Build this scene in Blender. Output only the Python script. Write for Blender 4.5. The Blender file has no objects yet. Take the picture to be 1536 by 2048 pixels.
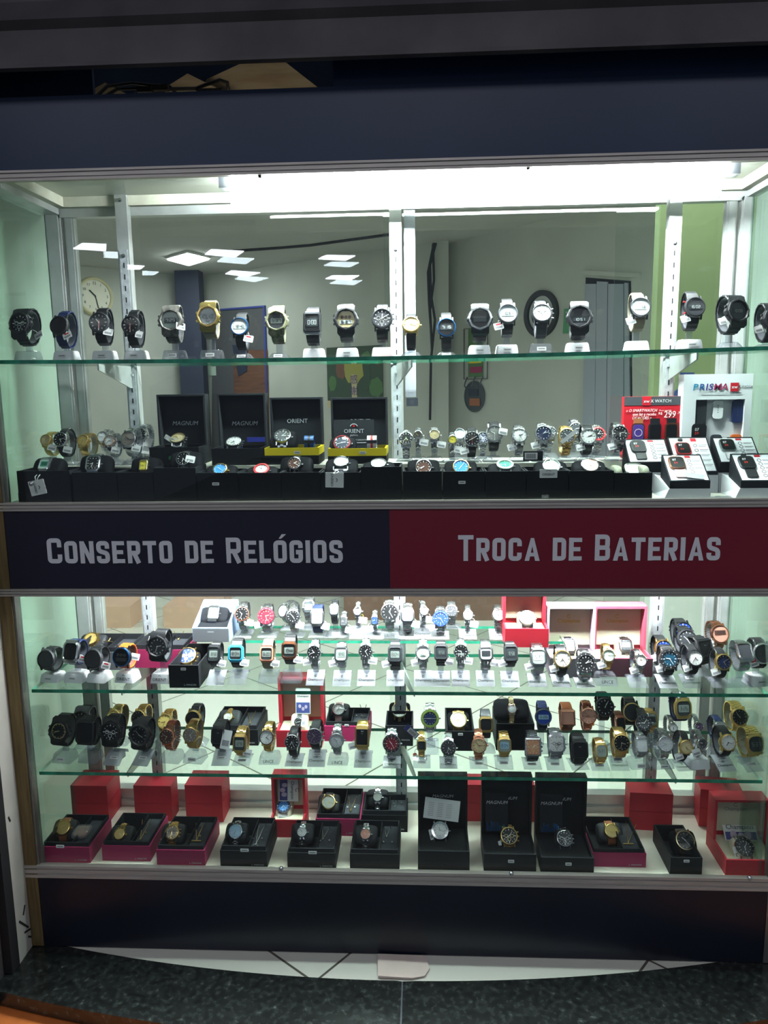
import bpy, math, random
from mathutils import Matrix, Vector
random.seed(7)
S = bpy.context.scene
COL = S.collection
ZO = 1.215                       # camera height; the shop floor is z = 0

# ------------------------------------------------------------------ camera
YAW, PITCH, ROLL, FPX = 0.0522, 0.1632, -0.0141, 1555.36
FW = Vector((-math.sin(YAW)*math.cos(PITCH), math.cos(YAW)*math.cos(PITCH), -math.sin(PITCH)))
_rt = Vector((math.cos(YAW), math.sin(YAW), 0)); _up = _rt.cross(FW)
RT = math.cos(ROLL)*_rt + math.sin(ROLL)*_up
UP = -math.sin(ROLL)*_rt + math.cos(ROLL)*_up
CAMP = Vector((0, -1.5, ZO))
cd = bpy.data.cameras.new('camera'); cam = bpy.data.objects.new('camera', cd); COL.objects.link(cam)
cam.matrix_world = Matrix((( RT.x, UP.x, -FW.x, CAMP.x), (RT.y, UP.y, -FW.y, CAMP.y), (RT.z, UP.z, -FW.z, CAMP.z), (0,0,0,1)))
cd.sensor_fit = 'VERTICAL'; cd.sensor_height = 24.0; cd.lens = FPX/2048*24.0
cd.clip_start = 0.01; cd.clip_end = 60
S.camera = cam

# ------------------------------------------------------------------ look, world, light levels
S.view_settings.view_transform = 'Standard'; S.view_settings.look = 'None'
S.view_settings.gamma = 1.0; S.view_settings.use_curve_mapping = False
S.view_settings.exposure = 0.0
S.cycles.transparent_max_bounces = 40; S.cycles.max_bounces = 10
S.cycles.glossy_bounces = 5; S.cycles.diffuse_bounces = 5
S.cycles.caustics_reflective = False; S.cycles.caustics_refractive = False
S.cycles.sample_clamp_indirect = 3.0
W = bpy.data.worlds.new('arcade_dusk'); S.world = W; W.use_nodes = True
W.node_tree.nodes['Background'].inputs[0].default_value = (0.62, 0.76, 1.0, 1)
W.node_tree.nodes['Background'].inputs[1].default_value = 0.17
E_TOP, E_LOW, E_ROOM, E_ARC, E_FILL, E_VOID = 320.0, 320.0, 52.0, 24.0, 5.2, 16.0    # emission of the tubes and ceiling panels

# ------------------------------------------------------------------ helpers
def ray(px, py): return FW + RT*((px-768)/FPX) - UP*((py-1024)/FPX)
def at(px, py, Y):                # point seen at a pixel, at depth Y
    d = ray(px, py); return CAMP + d*((Y+1.5)/d.y)
def atz(px, py, z):               # point seen at a pixel, on the level z
    d = ray(px, py); return CAMP + d*((z-ZO)/d.z)
def onplane(px, py, P, n):
    d = ray(px, py); return CAMP + d*((P-CAMP).dot(n)/d.dot(n))
def mmpx(p): return (p-CAMP).dot(FW)/FPX

def rr(w, h, r, n=5):             # rounded rectangle outline in x,z
    r = min(r, w/2-1e-5, h/2-1e-5); o = []
    for cx, cz, a0 in ((w/2-r, h/2-r, 0), (-w/2+r, h/2-r, 90), (-w/2+r, -h/2+r, 180), (w/2-r, -h/2+r, 270)):
        for i in range(n+1):
            a = math.radians(a0+90*i/n); o.append((cx+r*math.cos(a), cz+r*math.sin(a)))
    return o
def circ(r, n=36, f=None): return [((r*(f(2*math.pi*i/n) if f else 1))*math.cos(2*math.pi*i/n), (r*(f(2*math.pi*i/n) if f else 1))*math.sin(2*math.pi*i/n)) for i in range(n)]

class M:
    def __init__(s): s.v=[]; s.f=[]; s.m=[]
    def add(s, vs, fs, m=0):
        b=len(s.v); s.v += [tuple(v) for v in vs]; s.f += [tuple(b+i for i in f) for f in fs]; s.m += [m]*len(fs); return s
    def box(s, cx, cy, cz, sx, sy, sz, m=0, R=None):
        vs=[Vector((x*sx/2, y*sy/2, z*sz/2)) for z in (-1,1) for y in (-1,1) for x in (-1,1)]
        if R: vs=[R@v for v in vs]
        vs=[v+Vector((cx,cy,cz)) for v in vs]
        return s.add(vs, [(0,2,3,1),(4,5,7,6),(0,1,5,4),(2,6,7,3),(0,4,6,2),(1,3,7,5)], m)
    def b2(s, x0,x1,y0,y1,z0,z1,m=0): return s.box((x0+x1)/2,(y0+y1)/2,(z0+z1)/2,x1-x0,y1-y0,z1-z0,m)
    def hexa(s, lo, hi, m=0):     # 4 low corners, 4 high corners (same order, counter-clockwise)
        return s.add(list(lo)+list(hi), [(3,2,1,0),(4,5,6,7)]+[(i,(i+1)%4,4+(i+1)%4,4+i) for i in range(4)], m)
    def prism(s, o, y0, y1, m=0, caps=(1,1)):     # outline in x,z, from y0 (front) to y1
        n=len(o); vs=[(x,y0,z) for x,z in o]+[(x,y1,z) for x,z in o]
        fs=[(i,i+n,(i+1)%n+n,(i+1)%n) for i in range(n)]
        if caps[0]: fs.append(tuple(range(n)))
        if caps[1]: fs.append(tuple(range(2*n-1,n-1,-1)))
        return s.add(vs, fs, m)
    def rings(s, rs, m=0, cap0=False, cap1=False):   # list of equal-length vertex rings
        n=len(rs[0]); vs=[v for r in rs for v in r]; fs=[]
        for k in range(len(rs)-1):
            for i in range(n): fs.append((k*n+i, k*n+(i+1)%n, (k+1)*n+(i+1)%n, (k+1)*n+i))
        if cap0: fs.append(tuple(range(n-1,-1,-1)))
        if cap1: fs.append(tuple(range((len(rs)-1)*n, len(rs)*n)))
        return s.add(vs, fs, m)
    def outl(s, prof, m=0, cap0=False, cap1=False):  # [(outline, y), ...]
        return s.rings([[(x,y,z) for x,z in o] for o,y in prof], m, cap0, cap1)
    def lathe(s, prof, m=0, n=36, cap0=False, cap1=False, f=None):
        return s.outl([(circ(r,n,f),y) for r,y in prof], m, cap0, cap1)
    def tube(s, path, r, m=0, n=6, closed=False):
        P=[Vector(p) for p in path]; rs=[]; k=len(P); ref=None
        for i in range(k):
            a=P[(i-1)%k] if (closed or i>0) else P[i]; b=P[(i+1)%k] if (closed or i<k-1) else P[i]
            t=(b-a).normalized() if (b-a).length>1e-9 else Vector((1,0,0))
            if ref is None: ref = t.orthogonal().normalized()
            u=(ref-t*ref.dot(t)); u = u.normalized() if u.length>1e-6 else t.orthogonal().normalized(); ref=u; w=t.cross(u)
            rs.append([P[i]+u*(r*math.cos(2*math.pi*j/n))+w*(r*math.sin(2*math.pi*j/n)) for j in range(n)])
        if closed: rs.append(rs[0])
        return s.rings(rs, m, not closed, not closed)
    def ball(s, c, r, m=0, n=10, sc=(1,1,1)):
        rs=[]
        for k in range(1,n):
            a=math.pi*k/n; rs.append([(c[0]+r*sc[0]*math.sin(a)*math.cos(2*math.pi*j/n), c[1]+r*sc[1]*math.sin(a)*math.sin(2*math.pi*j/n), c[2]+r*sc[2]*math.cos(a)) for j in range(n)])
        return s.rings(rs, m, True, True)
    def xf(s, T): s.v=[tuple(T@Vector(v)) for v in s.v]; return s
    def build(s, name, mats, parent=None, smooth=True, ang=35):
        me=bpy.data.meshes.new(name); me.from_pydata(s.v, [], s.f)
        if not isinstance(mats,(list,tuple)): mats=[mats]
        for a in mats: me.materials.append(MAT(a) if isinstance(a,str) else a)
        if max(s.m, default=0)>0: me.polygons.foreach_set('material_index', s.m)
        if smooth:
            me.polygons.foreach_set('use_smooth', [True]*len(s.f)); me.set_sharp_from_angle(angle=math.radians(ang))
        me.update()
        o=bpy.data.objects.new(name, me); COL.objects.link(o)
        if parent: o.parent=parent
        return o

def tag(o, label=None, cat=None, group=None, kind=None):
    if label: o['label']=label
    if cat: o['category']=cat
    if group: o['group']=group
    if kind: o['kind']=kind
    return o
def thing(name, loc, label, cat, group=None, rz=0.0):
    o=bpy.data.objects.new(name, None); o.empty_display_size=.02; COL.objects.link(o)
    o.location=loc; o.rotation_euler=(0,0,rz); return tag(o,label,cat,group)
def struct(o): o['kind']='structure'; return o

# ------------------------------------------------------------------ materials
_mats={}
def lin(c): return tuple((x/12.92 if x<=.04045 else ((x+.055)/1.055)**2.4) for x in (v/255 for v in c))
def pm(name, rgb, rough=.5, metal=0., noise=0., nscale=40., bump=0., bscale=200., spec=.5, emit=0., coat=0., rgb2=None, lacunarity=2.0, stretch=None):
    m=bpy.data.materials.new(name); m.use_nodes=True; nt=m.node_tree; b=nt.nodes['Principled BSDF']
    c=lin(rgb)+(1,)
    b.inputs['Base Color'].default_value=c; b.inputs['Roughness'].default_value=rough; b.inputs['Metallic'].default_value=metal
    b.inputs['Specular IOR Level'].default_value=spec; b.inputs['Coat Weight'].default_value=coat
    if emit: b.inputs['Emission Color'].default_value=c; b.inputs['Emission Strength'].default_value=emit
    if noise or bump or rgb2:
        tc=nt.nodes.new('ShaderNodeTexCoord'); vec=tc.outputs['Object']
        if stretch:
            mp=nt.nodes.new('ShaderNodeMapping'); mp.inputs['Scale'].default_value=stretch; nt.links.new(vec,mp.inputs['Vector']); vec=mp.outputs['Vector']
    if noise or rgb2:
        t=nt.nodes.new('ShaderNodeTexNoise'); t.inputs['Scale'].default_value=nscale; t.inputs['Detail'].default_value=5; nt.links.new(vec,t.inputs['Vector'])
        r=nt.nodes.new('ShaderNodeValToRGB'); r.color_ramp.elements[0].position=.35; r.color_ramp.elements[1].position=.68
        c2=lin(rgb2)+(1,) if rgb2 else tuple(min(1,x*(1+noise)) for x in c[:3])+(1,)
        c1=c if rgb2 else tuple(x*(1-noise) for x in c[:3])+(1,)
        r.color_ramp.elements[0].color=c1; r.color_ramp.elements[1].color=c2
        nt.links.new(t.outputs['Fac'],r.inputs['Fac']); nt.links.new(r.outputs['Color'],b.inputs['Base Color'])
    if bump:
        t=nt.nodes.new('ShaderNodeTexNoise'); t.inputs['Scale'].default_value=bscale; nt.links.new(vec,t.inputs['Vector'])
        bp=nt.nodes.new('ShaderNodeBump'); bp.inputs['Strength'].default_value=bump; bp.inputs['Distance'].default_value=.002
        nt.links.new(t.outputs['Fac'],bp.inputs['Height']); nt.links.new(bp.outputs['Normal'],b.inputs['Normal'])
    _mats[name]=m; return m
def glass(name, tint=(235,245,240), ior=1.45, diff=0., diffcol=(230,235,235), rough=0.02):
    m=bpy.data.materials.new(name); m.use_nodes=True; nt=m.node_tree; nt.nodes.clear()
    out=nt.nodes.new('ShaderNodeOutputMaterial'); tr=nt.nodes.new('ShaderNodeBsdfTransparent'); gl=nt.nodes.new('ShaderNodeBsdfGlossy')
    fr=nt.nodes.new('ShaderNodeFresnel'); mx=nt.nodes.new('ShaderNodeMixShader')
    fr.inputs['IOR'].default_value=ior; tr.inputs[0].default_value=lin(tint)+(1,); gl.inputs['Roughness'].default_value=rough
    src=tr.outputs[0]
    if diff:
        df=nt.nodes.new('ShaderNodeBsdfDiffuse'); df.inputs[0].default_value=lin(diffcol)+(1,); m2=nt.nodes.new('ShaderNodeMixShader'); m2.inputs[0].default_value=diff
        nt.links.new(tr.outputs[0],m2.inputs[1]); nt.links.new(df.outputs[0],m2.inputs[2]); src=m2.outputs[0]
    # same reflection seen from either face of the pane
    geo=nt.nodes.new('ShaderNodeNewGeometry'); ma=nt.nodes.new('ShaderNodeMath'); ma.operation='MULTIPLY_ADD'
    ma.inputs[1].default_value=1/ior-ior; ma.inputs[2].default_value=ior
    nt.links.new(geo.outputs['Backfacing'],ma.inputs[0]); nt.links.new(ma.outputs[0],fr.inputs['IOR'])
    nt.links.new(fr.outputs[0],mx.inputs[0]); nt.links.new(src,mx.inputs[1]); nt.links.new(gl.outputs[0],mx.inputs[2]); nt.links.new(mx.outputs[0],out.inputs[0])
    _mats[name]=m; return m
def emis(name, rgb, s):
    m=bpy.data.materials.new(name); m.use_nodes=True; nt=m.node_tree; nt.nodes.clear()
    out=nt.nodes.new('ShaderNodeOutputMaterial'); e=nt.nodes.new('ShaderNodeEmission'); e.inputs[0].default_value=lin(rgb)+(1,); e.inputs[1].default_value=s
    nt.links.new(e.outputs[0],out.inputs[0]); _mats[name]=m; return m
# watch metals, plastics, leathers, dials
for n,c,ro in (('steel',(205,207,210),.22),('gold',(232,198,126),.28),('palegold',(232,214,172),.28),('rose',(214,150,122),.26),('copper',(186,120,86),.3),('gun',(92,94,98),.3),('bluem',(52,120,190),.28),('chrome',(225,225,228),.12),('olivegold',(176,158,96),.38),('darkmetal',(62,60,62),.3)): pm(n,c,ro,1.)
for n,c in (('black',(22,23,26)),('charcoal',(46,48,52)),('grey',(120,124,128)),('navy',(28,40,84)),('khaki',(150,140,116)),('camo_grey',(110,108,102)),('camo_green',(128,130,104)),('orange',(238,112,40)),('white',(232,233,235)),('brown',(120,66,40)),('tan',(168,100,62)),('teal',(40,150,190)),('pinkstrap',(220,176,172)),('greenrim',(92,112,40)),('redrim',(190,36,44)),('seablue',(40,90,150)),('rosep',(214,140,110)),('violet',(70,50,130)),('yellow',(240,214,50)),('darkgrey',(74,78,84)),('cyan',(60,180,220)),('orangetag',(236,110,40))): pm(n,c,.42,0.,spec=.5)
for n,c in (('d_black',(14,15,18)),('d_white',(236,236,232)),('d_cream',(230,212,160)),('d_red',(196,24,40)),('d_blue',(28,60,150)),('d_navy',(18,30,62)),('d_sky',(60,140,220)),('d_brown',(88,58,50)),('d_grey',(150,150,146)),('d_dkgrey',(66,68,72)),('d_gold',(214,186,110)),('d_champ',(226,206,158)),('d_silver',(206,208,210)),('d_green',(60,150,120)),('d_mint',(200,222,208)),('d_yellow',(222,206,60)),('d_rose',(222,160,140)),('d_orange',(206,146,110)),('d_lcd',(150,162,154)),('d_lcdpale',(206,216,214)),('d_lcddark',(54,60,62)),('d_teal',(24,72,96)),('d_purple',(74,50,86)),('d_wine',(120,24,44)),('d_taupe',(150,138,126)),('d_lblue',(160,196,220))): pm(n,c,.38,0.,spec=.3)
pm('camo_grey',(128,124,116),.45,rgb2=(56,56,56),nscale=90); pm('camo_green',(150,150,118),.45,rgb2=(70,70,50),nscale=90)
pm('lum',(240,240,232),.4); pm('redmark',(220,50,30),.4)
pm('paper',(236,236,234),.7); pm('ink',(40,40,46),.7); pm('greyink',(150,152,156),.7); pm('redink',(206,30,44),.6); pm('string',(236,236,230),.7); pm('ystring',(236,214,60),.6); pm('greendot',(20,120,60),.5)
pm('whiteplastic',(236,238,240),.3,spec=.5); pm('pinkplastic',(236,222,220),.3); pm('nickel',(200,202,204),.25,1.)
pm('boxblack',(26,28,32),.55,bump=.08,bscale=300,spec=.2); pm('boxinner',(34,36,40),.75,spec=.2); pm('velvet',(24,25,29),.85,spec=.15,noise=.3,nscale=60); pm('padgrey',(66,68,74),.85,noise=.15,nscale=60,spec=.2); pm('pillowgrey',(36,38,43),.6,bump=.15,bscale=40); pm('magenta',(160,42,88),.5,spec=.3); pm('boxred',(190,38,54),.5,bump=.05); pm('lining',(226,220,192),.7); pm('boxblue',(150,178,216),.5); pm('boxgrey',(96,98,102),.5); pm('lilac',(200,180,204),.5); pm('boxpink',(196,82,104),.5); pm('boxplum',(70,38,48),.5); pm('boxyellow',(240,214,20),.5); pm('boxwhite',(232,234,238),.4); pm('goldink',(226,190,60),.35,.6); pm('silverink',(206,208,212),.4,.5); pm('feltgrey',(120,122,106),.9,noise=.25,nscale=400); pm('flyerblue',(70,76,140),.6); pm('printred',(196,24,40),.45); pm('printgrey',(70,72,78),.5); pm('bluefoil',(70,80,190),.3,.5); pm('tanbag',(140,86,66),.7,noise=.3,nscale=50)
pm('grosgrain',(30,32,36),.7,spec=.2,noise=.25,nscale=8,stretch=(220,1,1))
# cabinet
pm('alu',(206,210,208),.38,.55,noise=.12,nscale=18,bump=.05,bscale=120); pm('aludull',(150,150,146),.42,.85,noise=.15,nscale=25); pm('railface',(182,176,168),.45,.35,noise=.12,nscale=14,stretch=(1,30,30)); pm('bronze',(122,104,70),.5,.5,noise=.25,nscale=10,stretch=(20,20,1))
pm('ceilwhite',(244,247,232),.16,spec=.6,coat=.6,noise=.03,nscale=6); pm('stripwhite',(206,204,186),.6,rgb2=(224,222,206),nscale=30,bump=.1,bscale=60)
pm('navypanel',(28,48,78),.38,noise=.12,nscale=3,spec=.4); pm('kick',(16,22,36),.35,noise=.2,nscale=5); pm('signnavy',(27,27,44),.4,noise=.06,nscale=4); pm('signred',(116,25,42),.4,noise=.05,nscale=4); pm('signletter',(214,215,218),.5)
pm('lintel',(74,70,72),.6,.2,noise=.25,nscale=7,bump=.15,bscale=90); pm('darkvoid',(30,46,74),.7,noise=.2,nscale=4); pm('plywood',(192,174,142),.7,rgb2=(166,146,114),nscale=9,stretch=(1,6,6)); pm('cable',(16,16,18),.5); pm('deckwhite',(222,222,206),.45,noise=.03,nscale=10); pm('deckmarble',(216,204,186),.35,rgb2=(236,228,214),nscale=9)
pm('slot',(12,12,14),.7); pm('tape',(176,184,190),.4,.5,bump=.3,bscale=60,stretch=(.1,1,30))
pm('galv',(190,194,198),.38,.5,rgb2=(222,226,230),nscale=90)
glass('pane',(248,252,250),rough=0); glass('sideglass',(228,242,235),diff=.05,diffcol=(190,215,200)); glass('shelfglass',(247,253,250),rough=0); glass('acrylic',(236,238,242),1.42,diff=.10,diffcol=(225,228,236),rough=.08); glass('frost',(225,228,232),1.42,diff=.42,diffcol=(222,226,232),rough=.12); glass('crystal',(252,253,253),1.26,rough=0); glass('plasticbag',(240,240,242),1.4,diff=.15,rough=.1)
pm('glassedge',(46,150,118),.15,coat=.5,noise=.35,nscale=12,stretch=(3,1,1)); pm('glassedgedark',(30,96,84),.15,coat=.5,noise=.4,nscale=8,stretch=(3,1,1))
# room
pm('plaster',(196,198,190),.85,noise=.05,nscale=2.5,bump=.1,bscale=12); pm('plasterdirty',(206,200,190),.8,rgb2=(190,184,174),nscale=7); pm('ceilroom',(190,190,184),.9,noise=.04,nscale=2); pm('greenwall',(150,168,118),.7,noise=.05,nscale=4); pm('navypost',(40,46,68),.6); pm('arcadefloor',(78,78,80),.5,noise=.1,nscale=3); pm('doorgrey',(168,174,186),.5); pm('dark',(26,26,28),.8); pm('doorway_shade',(84,84,88),.8); pm('woodbrown',(120,78,56),.6,rgb2=(96,62,46),nscale=4,stretch=(1,1,8)); pm('bluetrim',(58,70,150),.5); pm('beige',(206,170,146),.7,noise=.05,nscale=6); pm('brownbase',(116,86,72),.6,noise=.15,nscale=5); pm('clockrim',(226,218,176),.4); pm('clockface',(236,232,214),.5); pm('noteg',(86,156,110),.7); pm('signblue',(52,74,140),.5); pm('postgreen',(62,82,64),.7); pm('postyel',(168,164,84),.7); pm('postbrown',(122,86,68),.7); pm('postleaf',(84,122,74),.7); pm('calpaper',(206,190,150),.8); pm('orangefloor',(200,112,54),.7,spec=.2,noise=.2,nscale=12); pm('cardpink',(212,196,186),.8,noise=.05,nscale=20)
def granite():
    m=bpy.data.materials.new('granite'); m.use_nodes=True; nt=m.node_tree; b=nt.nodes['Principled BSDF']
    tc=nt.nodes.new('ShaderNodeTexCoord'); v=nt.nodes.new('ShaderNodeTexVoronoi'); v.inputs['Scale'].default_value=120; n=nt.nodes.new('ShaderNodeTexNoise'); n.inputs['Scale'].default_value=85; n.inputs['Detail'].default_value=8
    nt.links.new(tc.outputs['Object'],v.inputs['Vector']); nt.links.new(tc.outputs['Object'],n.inputs['Vector'])
    r=nt.nodes.new('ShaderNodeValToRGB'); e=r.color_ramp.elements; e[0].position=.40; e[0].color=lin((25,28,27))+(1,); e[1].position=.66; e[1].color=lin((44,50,48))+(1,)
    e2=r.color_ramp.elements.new(.76); e2.color=lin((92,98,92))+(1,)
    nt.links.new(n.outputs['Fac'],r.inputs['Fac'])
    r2=nt.nodes.new('ShaderNodeValToRGB'); r2.color_ramp.elements[0].color=(.6,.6,.6,1); r2.color_ramp.elements[1].color=(1.2,1.2,1.2,1)
    nt.links.new(v.outputs['Color'],r2.inputs['Fac'])
    mx=nt.nodes.new('ShaderNodeMix'); mx.data_type='RGBA'; mx.blend_type='MULTIPLY'; mx.inputs[0].default_value=1
    nt.links.new(r.outputs['Color'],mx.inputs[6]); nt.links.new(r2.outputs['Color'],mx.inputs[7]); nt.links.new(mx.outputs[2],b.inputs['Base Color'])
    b.inputs['Roughness'].default_value=.22; _mats['granite']=m
granite()
def tiles(name, c, g, size, mortar, rot):
    m=bpy.data.materials.new(name); m.use_nodes=True; nt=m.node_tree; b=nt.nodes['Principled BSDF']
    tc=nt.nodes.new('ShaderNodeTexCoord'); mp=nt.nodes.new('ShaderNodeMapping'); mp.inputs['Rotation'].default_value=(0,0,rot); mp.inputs['Location'].default_value=(.13,.21,0)
    br=nt.nodes.new('ShaderNodeTexBrick'); br.offset=0; br.inputs['Scale'].default_value=1; br.inputs['Mortar Smooth'].default_value=.3; br.inputs['Brick Width'].default_value=size; br.inputs['Row Height'].default_value=size; br.inputs['Mortar Size'].default_value=mortar
    br.inputs['Color1'].default_value=lin(c)+(1,); br.inputs['Color2'].default_value=lin(tuple(x*.96 for x in c))+(1,); br.inputs['Mortar'].default_value=lin(g)+(1,)
    nt.links.new(tc.outputs['Object'],mp.inputs['Vector']); nt.links.new(mp.outputs['Vector'],br.inputs['Vector']); nt.links.new(br.outputs['Color'],b.inputs['Base Color'])
    b.inputs['Roughness'].default_value=.35; _mats[name]=m
tiles('floortile',(212,212,200),(84,80,72),.5,.0032,math.radians(38))
emis('tube_top',(246,252,255),E_TOP); emis('tube_low',(246,250,255),E_LOW); emis('panel_room',(250,252,255),E_ROOM); emis('panel_arc',(236,236,255),E_ARC); emis('panel_fill',(250,248,255),E_FILL); emis('lamp_void',(255,244,226),E_VOID)
def MAT(n): return _mats[n]

# ------------------------------------------------------------------ text
_tc={}
def text_mesh(s, size, shear=0., sx=1., bold=0.):
    k=(s,size,shear,sx,bold)
    if k not in _tc:
        c=bpy.data.curves.new('t','FONT'); c.body=s; c.size=size; c.align_x='CENTER'; c.align_y='CENTER'; c.shear=shear; c.resolution_u=2; c.offset=bold; c.extrude=0.00015
        o=bpy.data.objects.new('t',c); COL.objects.link(o); dg=bpy.context.evaluated_depsgraph_get(); dg.update()
        me=bpy.data.meshes.new_from_object(o.evaluated_get(dg)); bpy.data.objects.remove(o)
        _tc[k]=[(v.co.x*sx,v.co.y) for v in me.vertices],[v.co.z for v in me.vertices],[tuple(p.vertices) for p in me.polygons]
    return _tc[k]
def addtext(mb, s, size, T, m=0, **kw):          # T maps text plane (x right, z up, -y towards the reader)
    xy,z,fs=text_mesh(s,size,**kw)
    mb.add([T@Vector((a,-c-.0003,b)) for (a,b),c in zip(xy,z)], fs, m); return mb
def Tm(x,y,z,rx=0,rz=0,ry=0): return Matrix.Translation((x,y,z))@Matrix.Rotation(rz,4,'Z')@Matrix.Rotation(rx,4,'X')@Matrix.Rotation(ry,4,'Y')
# ------------------------------------------------------------------ place dimensions
XL, XR = -0.845, 0.705            # cabinet inside, left to right
Z_U1, Z_DECK, Z_RISE = ZO+.0545, ZO-.228, ZO-.166
Z_L1, Z_STEP, Z_L2, Z_L3 = ZO-.625, ZO-.556, ZO-.811, ZO-1.026
Z_CEIL, Z_TOP, Z_LOWC = ZO+.412, ZO+.40, ZO-.262
YB = .272                         # rear sliding panes

# ------------------------------------------------------------------ floor, step, jambs, lintel
f=M().b2(-4.6,3.2,-.02,9.0,-.03,0); f.add([(-.9,-.09,0),(.9,-.09,0),(.9,-.02,0),(-.9,-.02,0)],[(0,1,2,3)])
struct(f.build('floor','floortile'))
struct(M().b2(-3,3,-.25,-.06,-.06,-.036).build('floor','orangefloor')); struct(M().b2(-3,3,-12,-.25,-.06,-.037).build('floor','arcadefloor'))
def arc(x0,y0,xm,ym,x1,y1,n=24):
    o=[]
    for i in range(n+1):
        t=i/n; x=x0+(x1-x0)*t
        l0=(x-xm)*(x-x1)/((x0-xm)*(x0-x1)); l1=(x-x0)*(x-x1)/((xm-x0)*(xm-x1)); l2=(x-x0)*(x-xm)/((x1-x0)*(x1-xm))
        o.append((x,y0*l0+ym*l1+y1*l2))
    return o
def slab(xa, xb, name):
    inn=[p for p in arc(-.9,.022,-.088,-.079,.78,.036,48) if xa-1e-6<=p[0]<=xb+1e-6]; out=[p for p in arc(-.9,-.128,-.09,-.232,.82,-.112,48) if xa-1e-6<=p[0]<=xb+1e-6]
    if xa>-.5: inn.insert(0,(xa,-.0805)); out.insert(0,(xa,-.2325))
    else: inn.append((xb,-.0805)); out.append((xb,-.2325))
    poly=out+inn[::-1]; n=len(poly); m=M()
    m.add([(x,y,.003) for x,y in poly]+[(x,y,-.028) for x,y in poly],[tuple(range(n)),tuple(range(2*n-1,n-1,-1))]+[(i,i+n,(i+1)%n+n,(i+1)%n) for i in range(n)])
    return m.build(name,'granite',ang=20)
t=thing('granite_step',(0,0,0),'curved black speckled granite doorstep under the display cabinet','step')
for a,b in ((-.9,-.0515),(-.0485,.84)): slab(a,b,'slab').parent=t
M().b2(-.052,-.048,-.232,-.08,-.02,.0024).build('joint','darkgrey',t)
M().b2(-.9,.84,-.09,.03,-.034,-.0285).build('bedding','dark',t)
pc=M(); o=[(-.105,-.010),(-.002,-.008),(.006,-.045),(-.004,-.066),(-.03,-.074),(-.10,-.073)]
pc.add([(x,y,.0052+.004*abs(math.sin(9*x))) for x,y in o]+[(x,y,.0035) for x,y in o],[tuple(range(6)),tuple(range(11,5,-1))]+[(i,i+6,(i+1)%6+6,(i+1)%6) for i in range(6)])
tag(pc.build('cardboard_scrap','cardpink'),'torn pale cardboard scrap on the tiles in front of the dark kick panel','cardboard')
# left jamb
w=M().b2(-.905,-.868,-.058,.02,0,ZO+.5); struct(w.build('wall_left','plasterdirty'))
sc=M()
for (y,z,l,a) in ((-.03,.075,.05,.7),(-.024,.105,.02,-.5),(-.016,.05,.03,1.2),(-.045,.33,.014,.4),(-.01,.03,.02,.9)): sc.box(-.8675,y,z,.0012,.004,l,R=Matrix.Rotation(a,3,'X'))
struct(sc.build('trim_1','dark'))
struct(M().b2(-.95,-.868,-.088,-.058,.004,2.3).build('trim_2','dark'))
struct(M().b2(-1.3,-.885,-.16,-.09,-.035,2.3).build('wall_front','lintel'))
struct(M().b2(.80,.84,-.088,.02,.004,ZO+.5).build('wall_right','plasterdirty')); struct(M().b2(.815,1.6,-.16,-.09,-.035,2.3).build('wall_front','lintel'))
# lintel of the roller shutter
m=M(); zb=ZO+.5535; prof=[(y+.058,z) for y,z in [(-.125,zb),(-.125,zb+.006),(-.113,zb+.010),(-.106,zb+.068),(-.112,zb+.074),(-.118,zb+.080),(-.112,zb+.088),(-.092,zb+.12),(-.092,zb+.45),(-.080,zb+.45),(-.080,zb+.10),(-.10,zb+.06),(-.108,zb)]]
vs=[(x,y,z) for x in (-1.2,1.1) for y,z in prof]; n=len(prof)
m.add(vs,[tuple(range(n)),tuple(range(2*n-1,n-1,-1))]+[(i,(i+1)%n,n+(i+1)%n,n+i) for i in range(n)])
tag(m.build('shutter_housing','lintel',ang=25),'dark dusty metal roller shutter housing across the top of the shopfront','shutter')
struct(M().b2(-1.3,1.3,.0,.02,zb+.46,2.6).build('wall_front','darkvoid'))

# ------------------------------------------------------------------ the cabinet itself
cab=thing('display_cabinet',(0,0,0),'tall aluminium and glass shopfront display cabinet full of watches','cabinet')
def cp(mb,name,mat,lab=None,**k):
    o=mb.build(name,mat,cab,**k)
    if lab: o['label']=lab
    return o
X0,X1=XL-.03,XR+.04
cp(M().b2(X0-.01,X1+.06,.004,.016,ZO+.40,ZO+.531),'fascia_panel','navypanel','dark navy fascia panel above the glass')
cp(M().b2(X0,X1,-.004,.02,.004,ZO-1.043),'kick_panel','kick','near black kick panel at the bottom')
def rail(z0,z1,y0=-.008,grooves=2,mat='railface'):
    m=M().b2(X0,X1,y0+.003,.004,z0,z1); h=z1-z0
    m.b2(X0,X1,y0,y0+.003,z0,z0+h*.22); m.b2(X0,X1,y0+.001,y0+.003,z0+h*.34,z0+h*.66); m.b2(X0,X1,y0,y0+.003,z0+h*.78,z1)
    return m
cp(rail(ZO+.382,ZO+.401),'top_rail','railface'); cp(rail(ZO-.2405,ZO-.224),'middle_rail','railface'); cp(rail(ZO-.416,ZO-.401),'lower_rail','railface'); cp(rail(ZO-1.044,ZO-1.016),'bottom_rail','railface')
m=M()
for x0,x1,nm in ((X0,XL+.004,'bronze'),(XR,X1,'aludull'),(XL+.0041,XL+.009,'aludull')): cp(M().b2(x0,x1,-.006 if x0!=XL+.0041 else -.003,.02,.005,ZO+.40),'front_stile',nm,'bronze coloured upright' if nm=='bronze' else None)
cp(M().b2(XL,XR,.006,.011,Z_DECK,ZO+.386),'upper_front_pane','pane'); cp(M().b2(XL,XR,.006,.011,Z_L3,ZO-.405),'lower_front_pane','pane')
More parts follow.
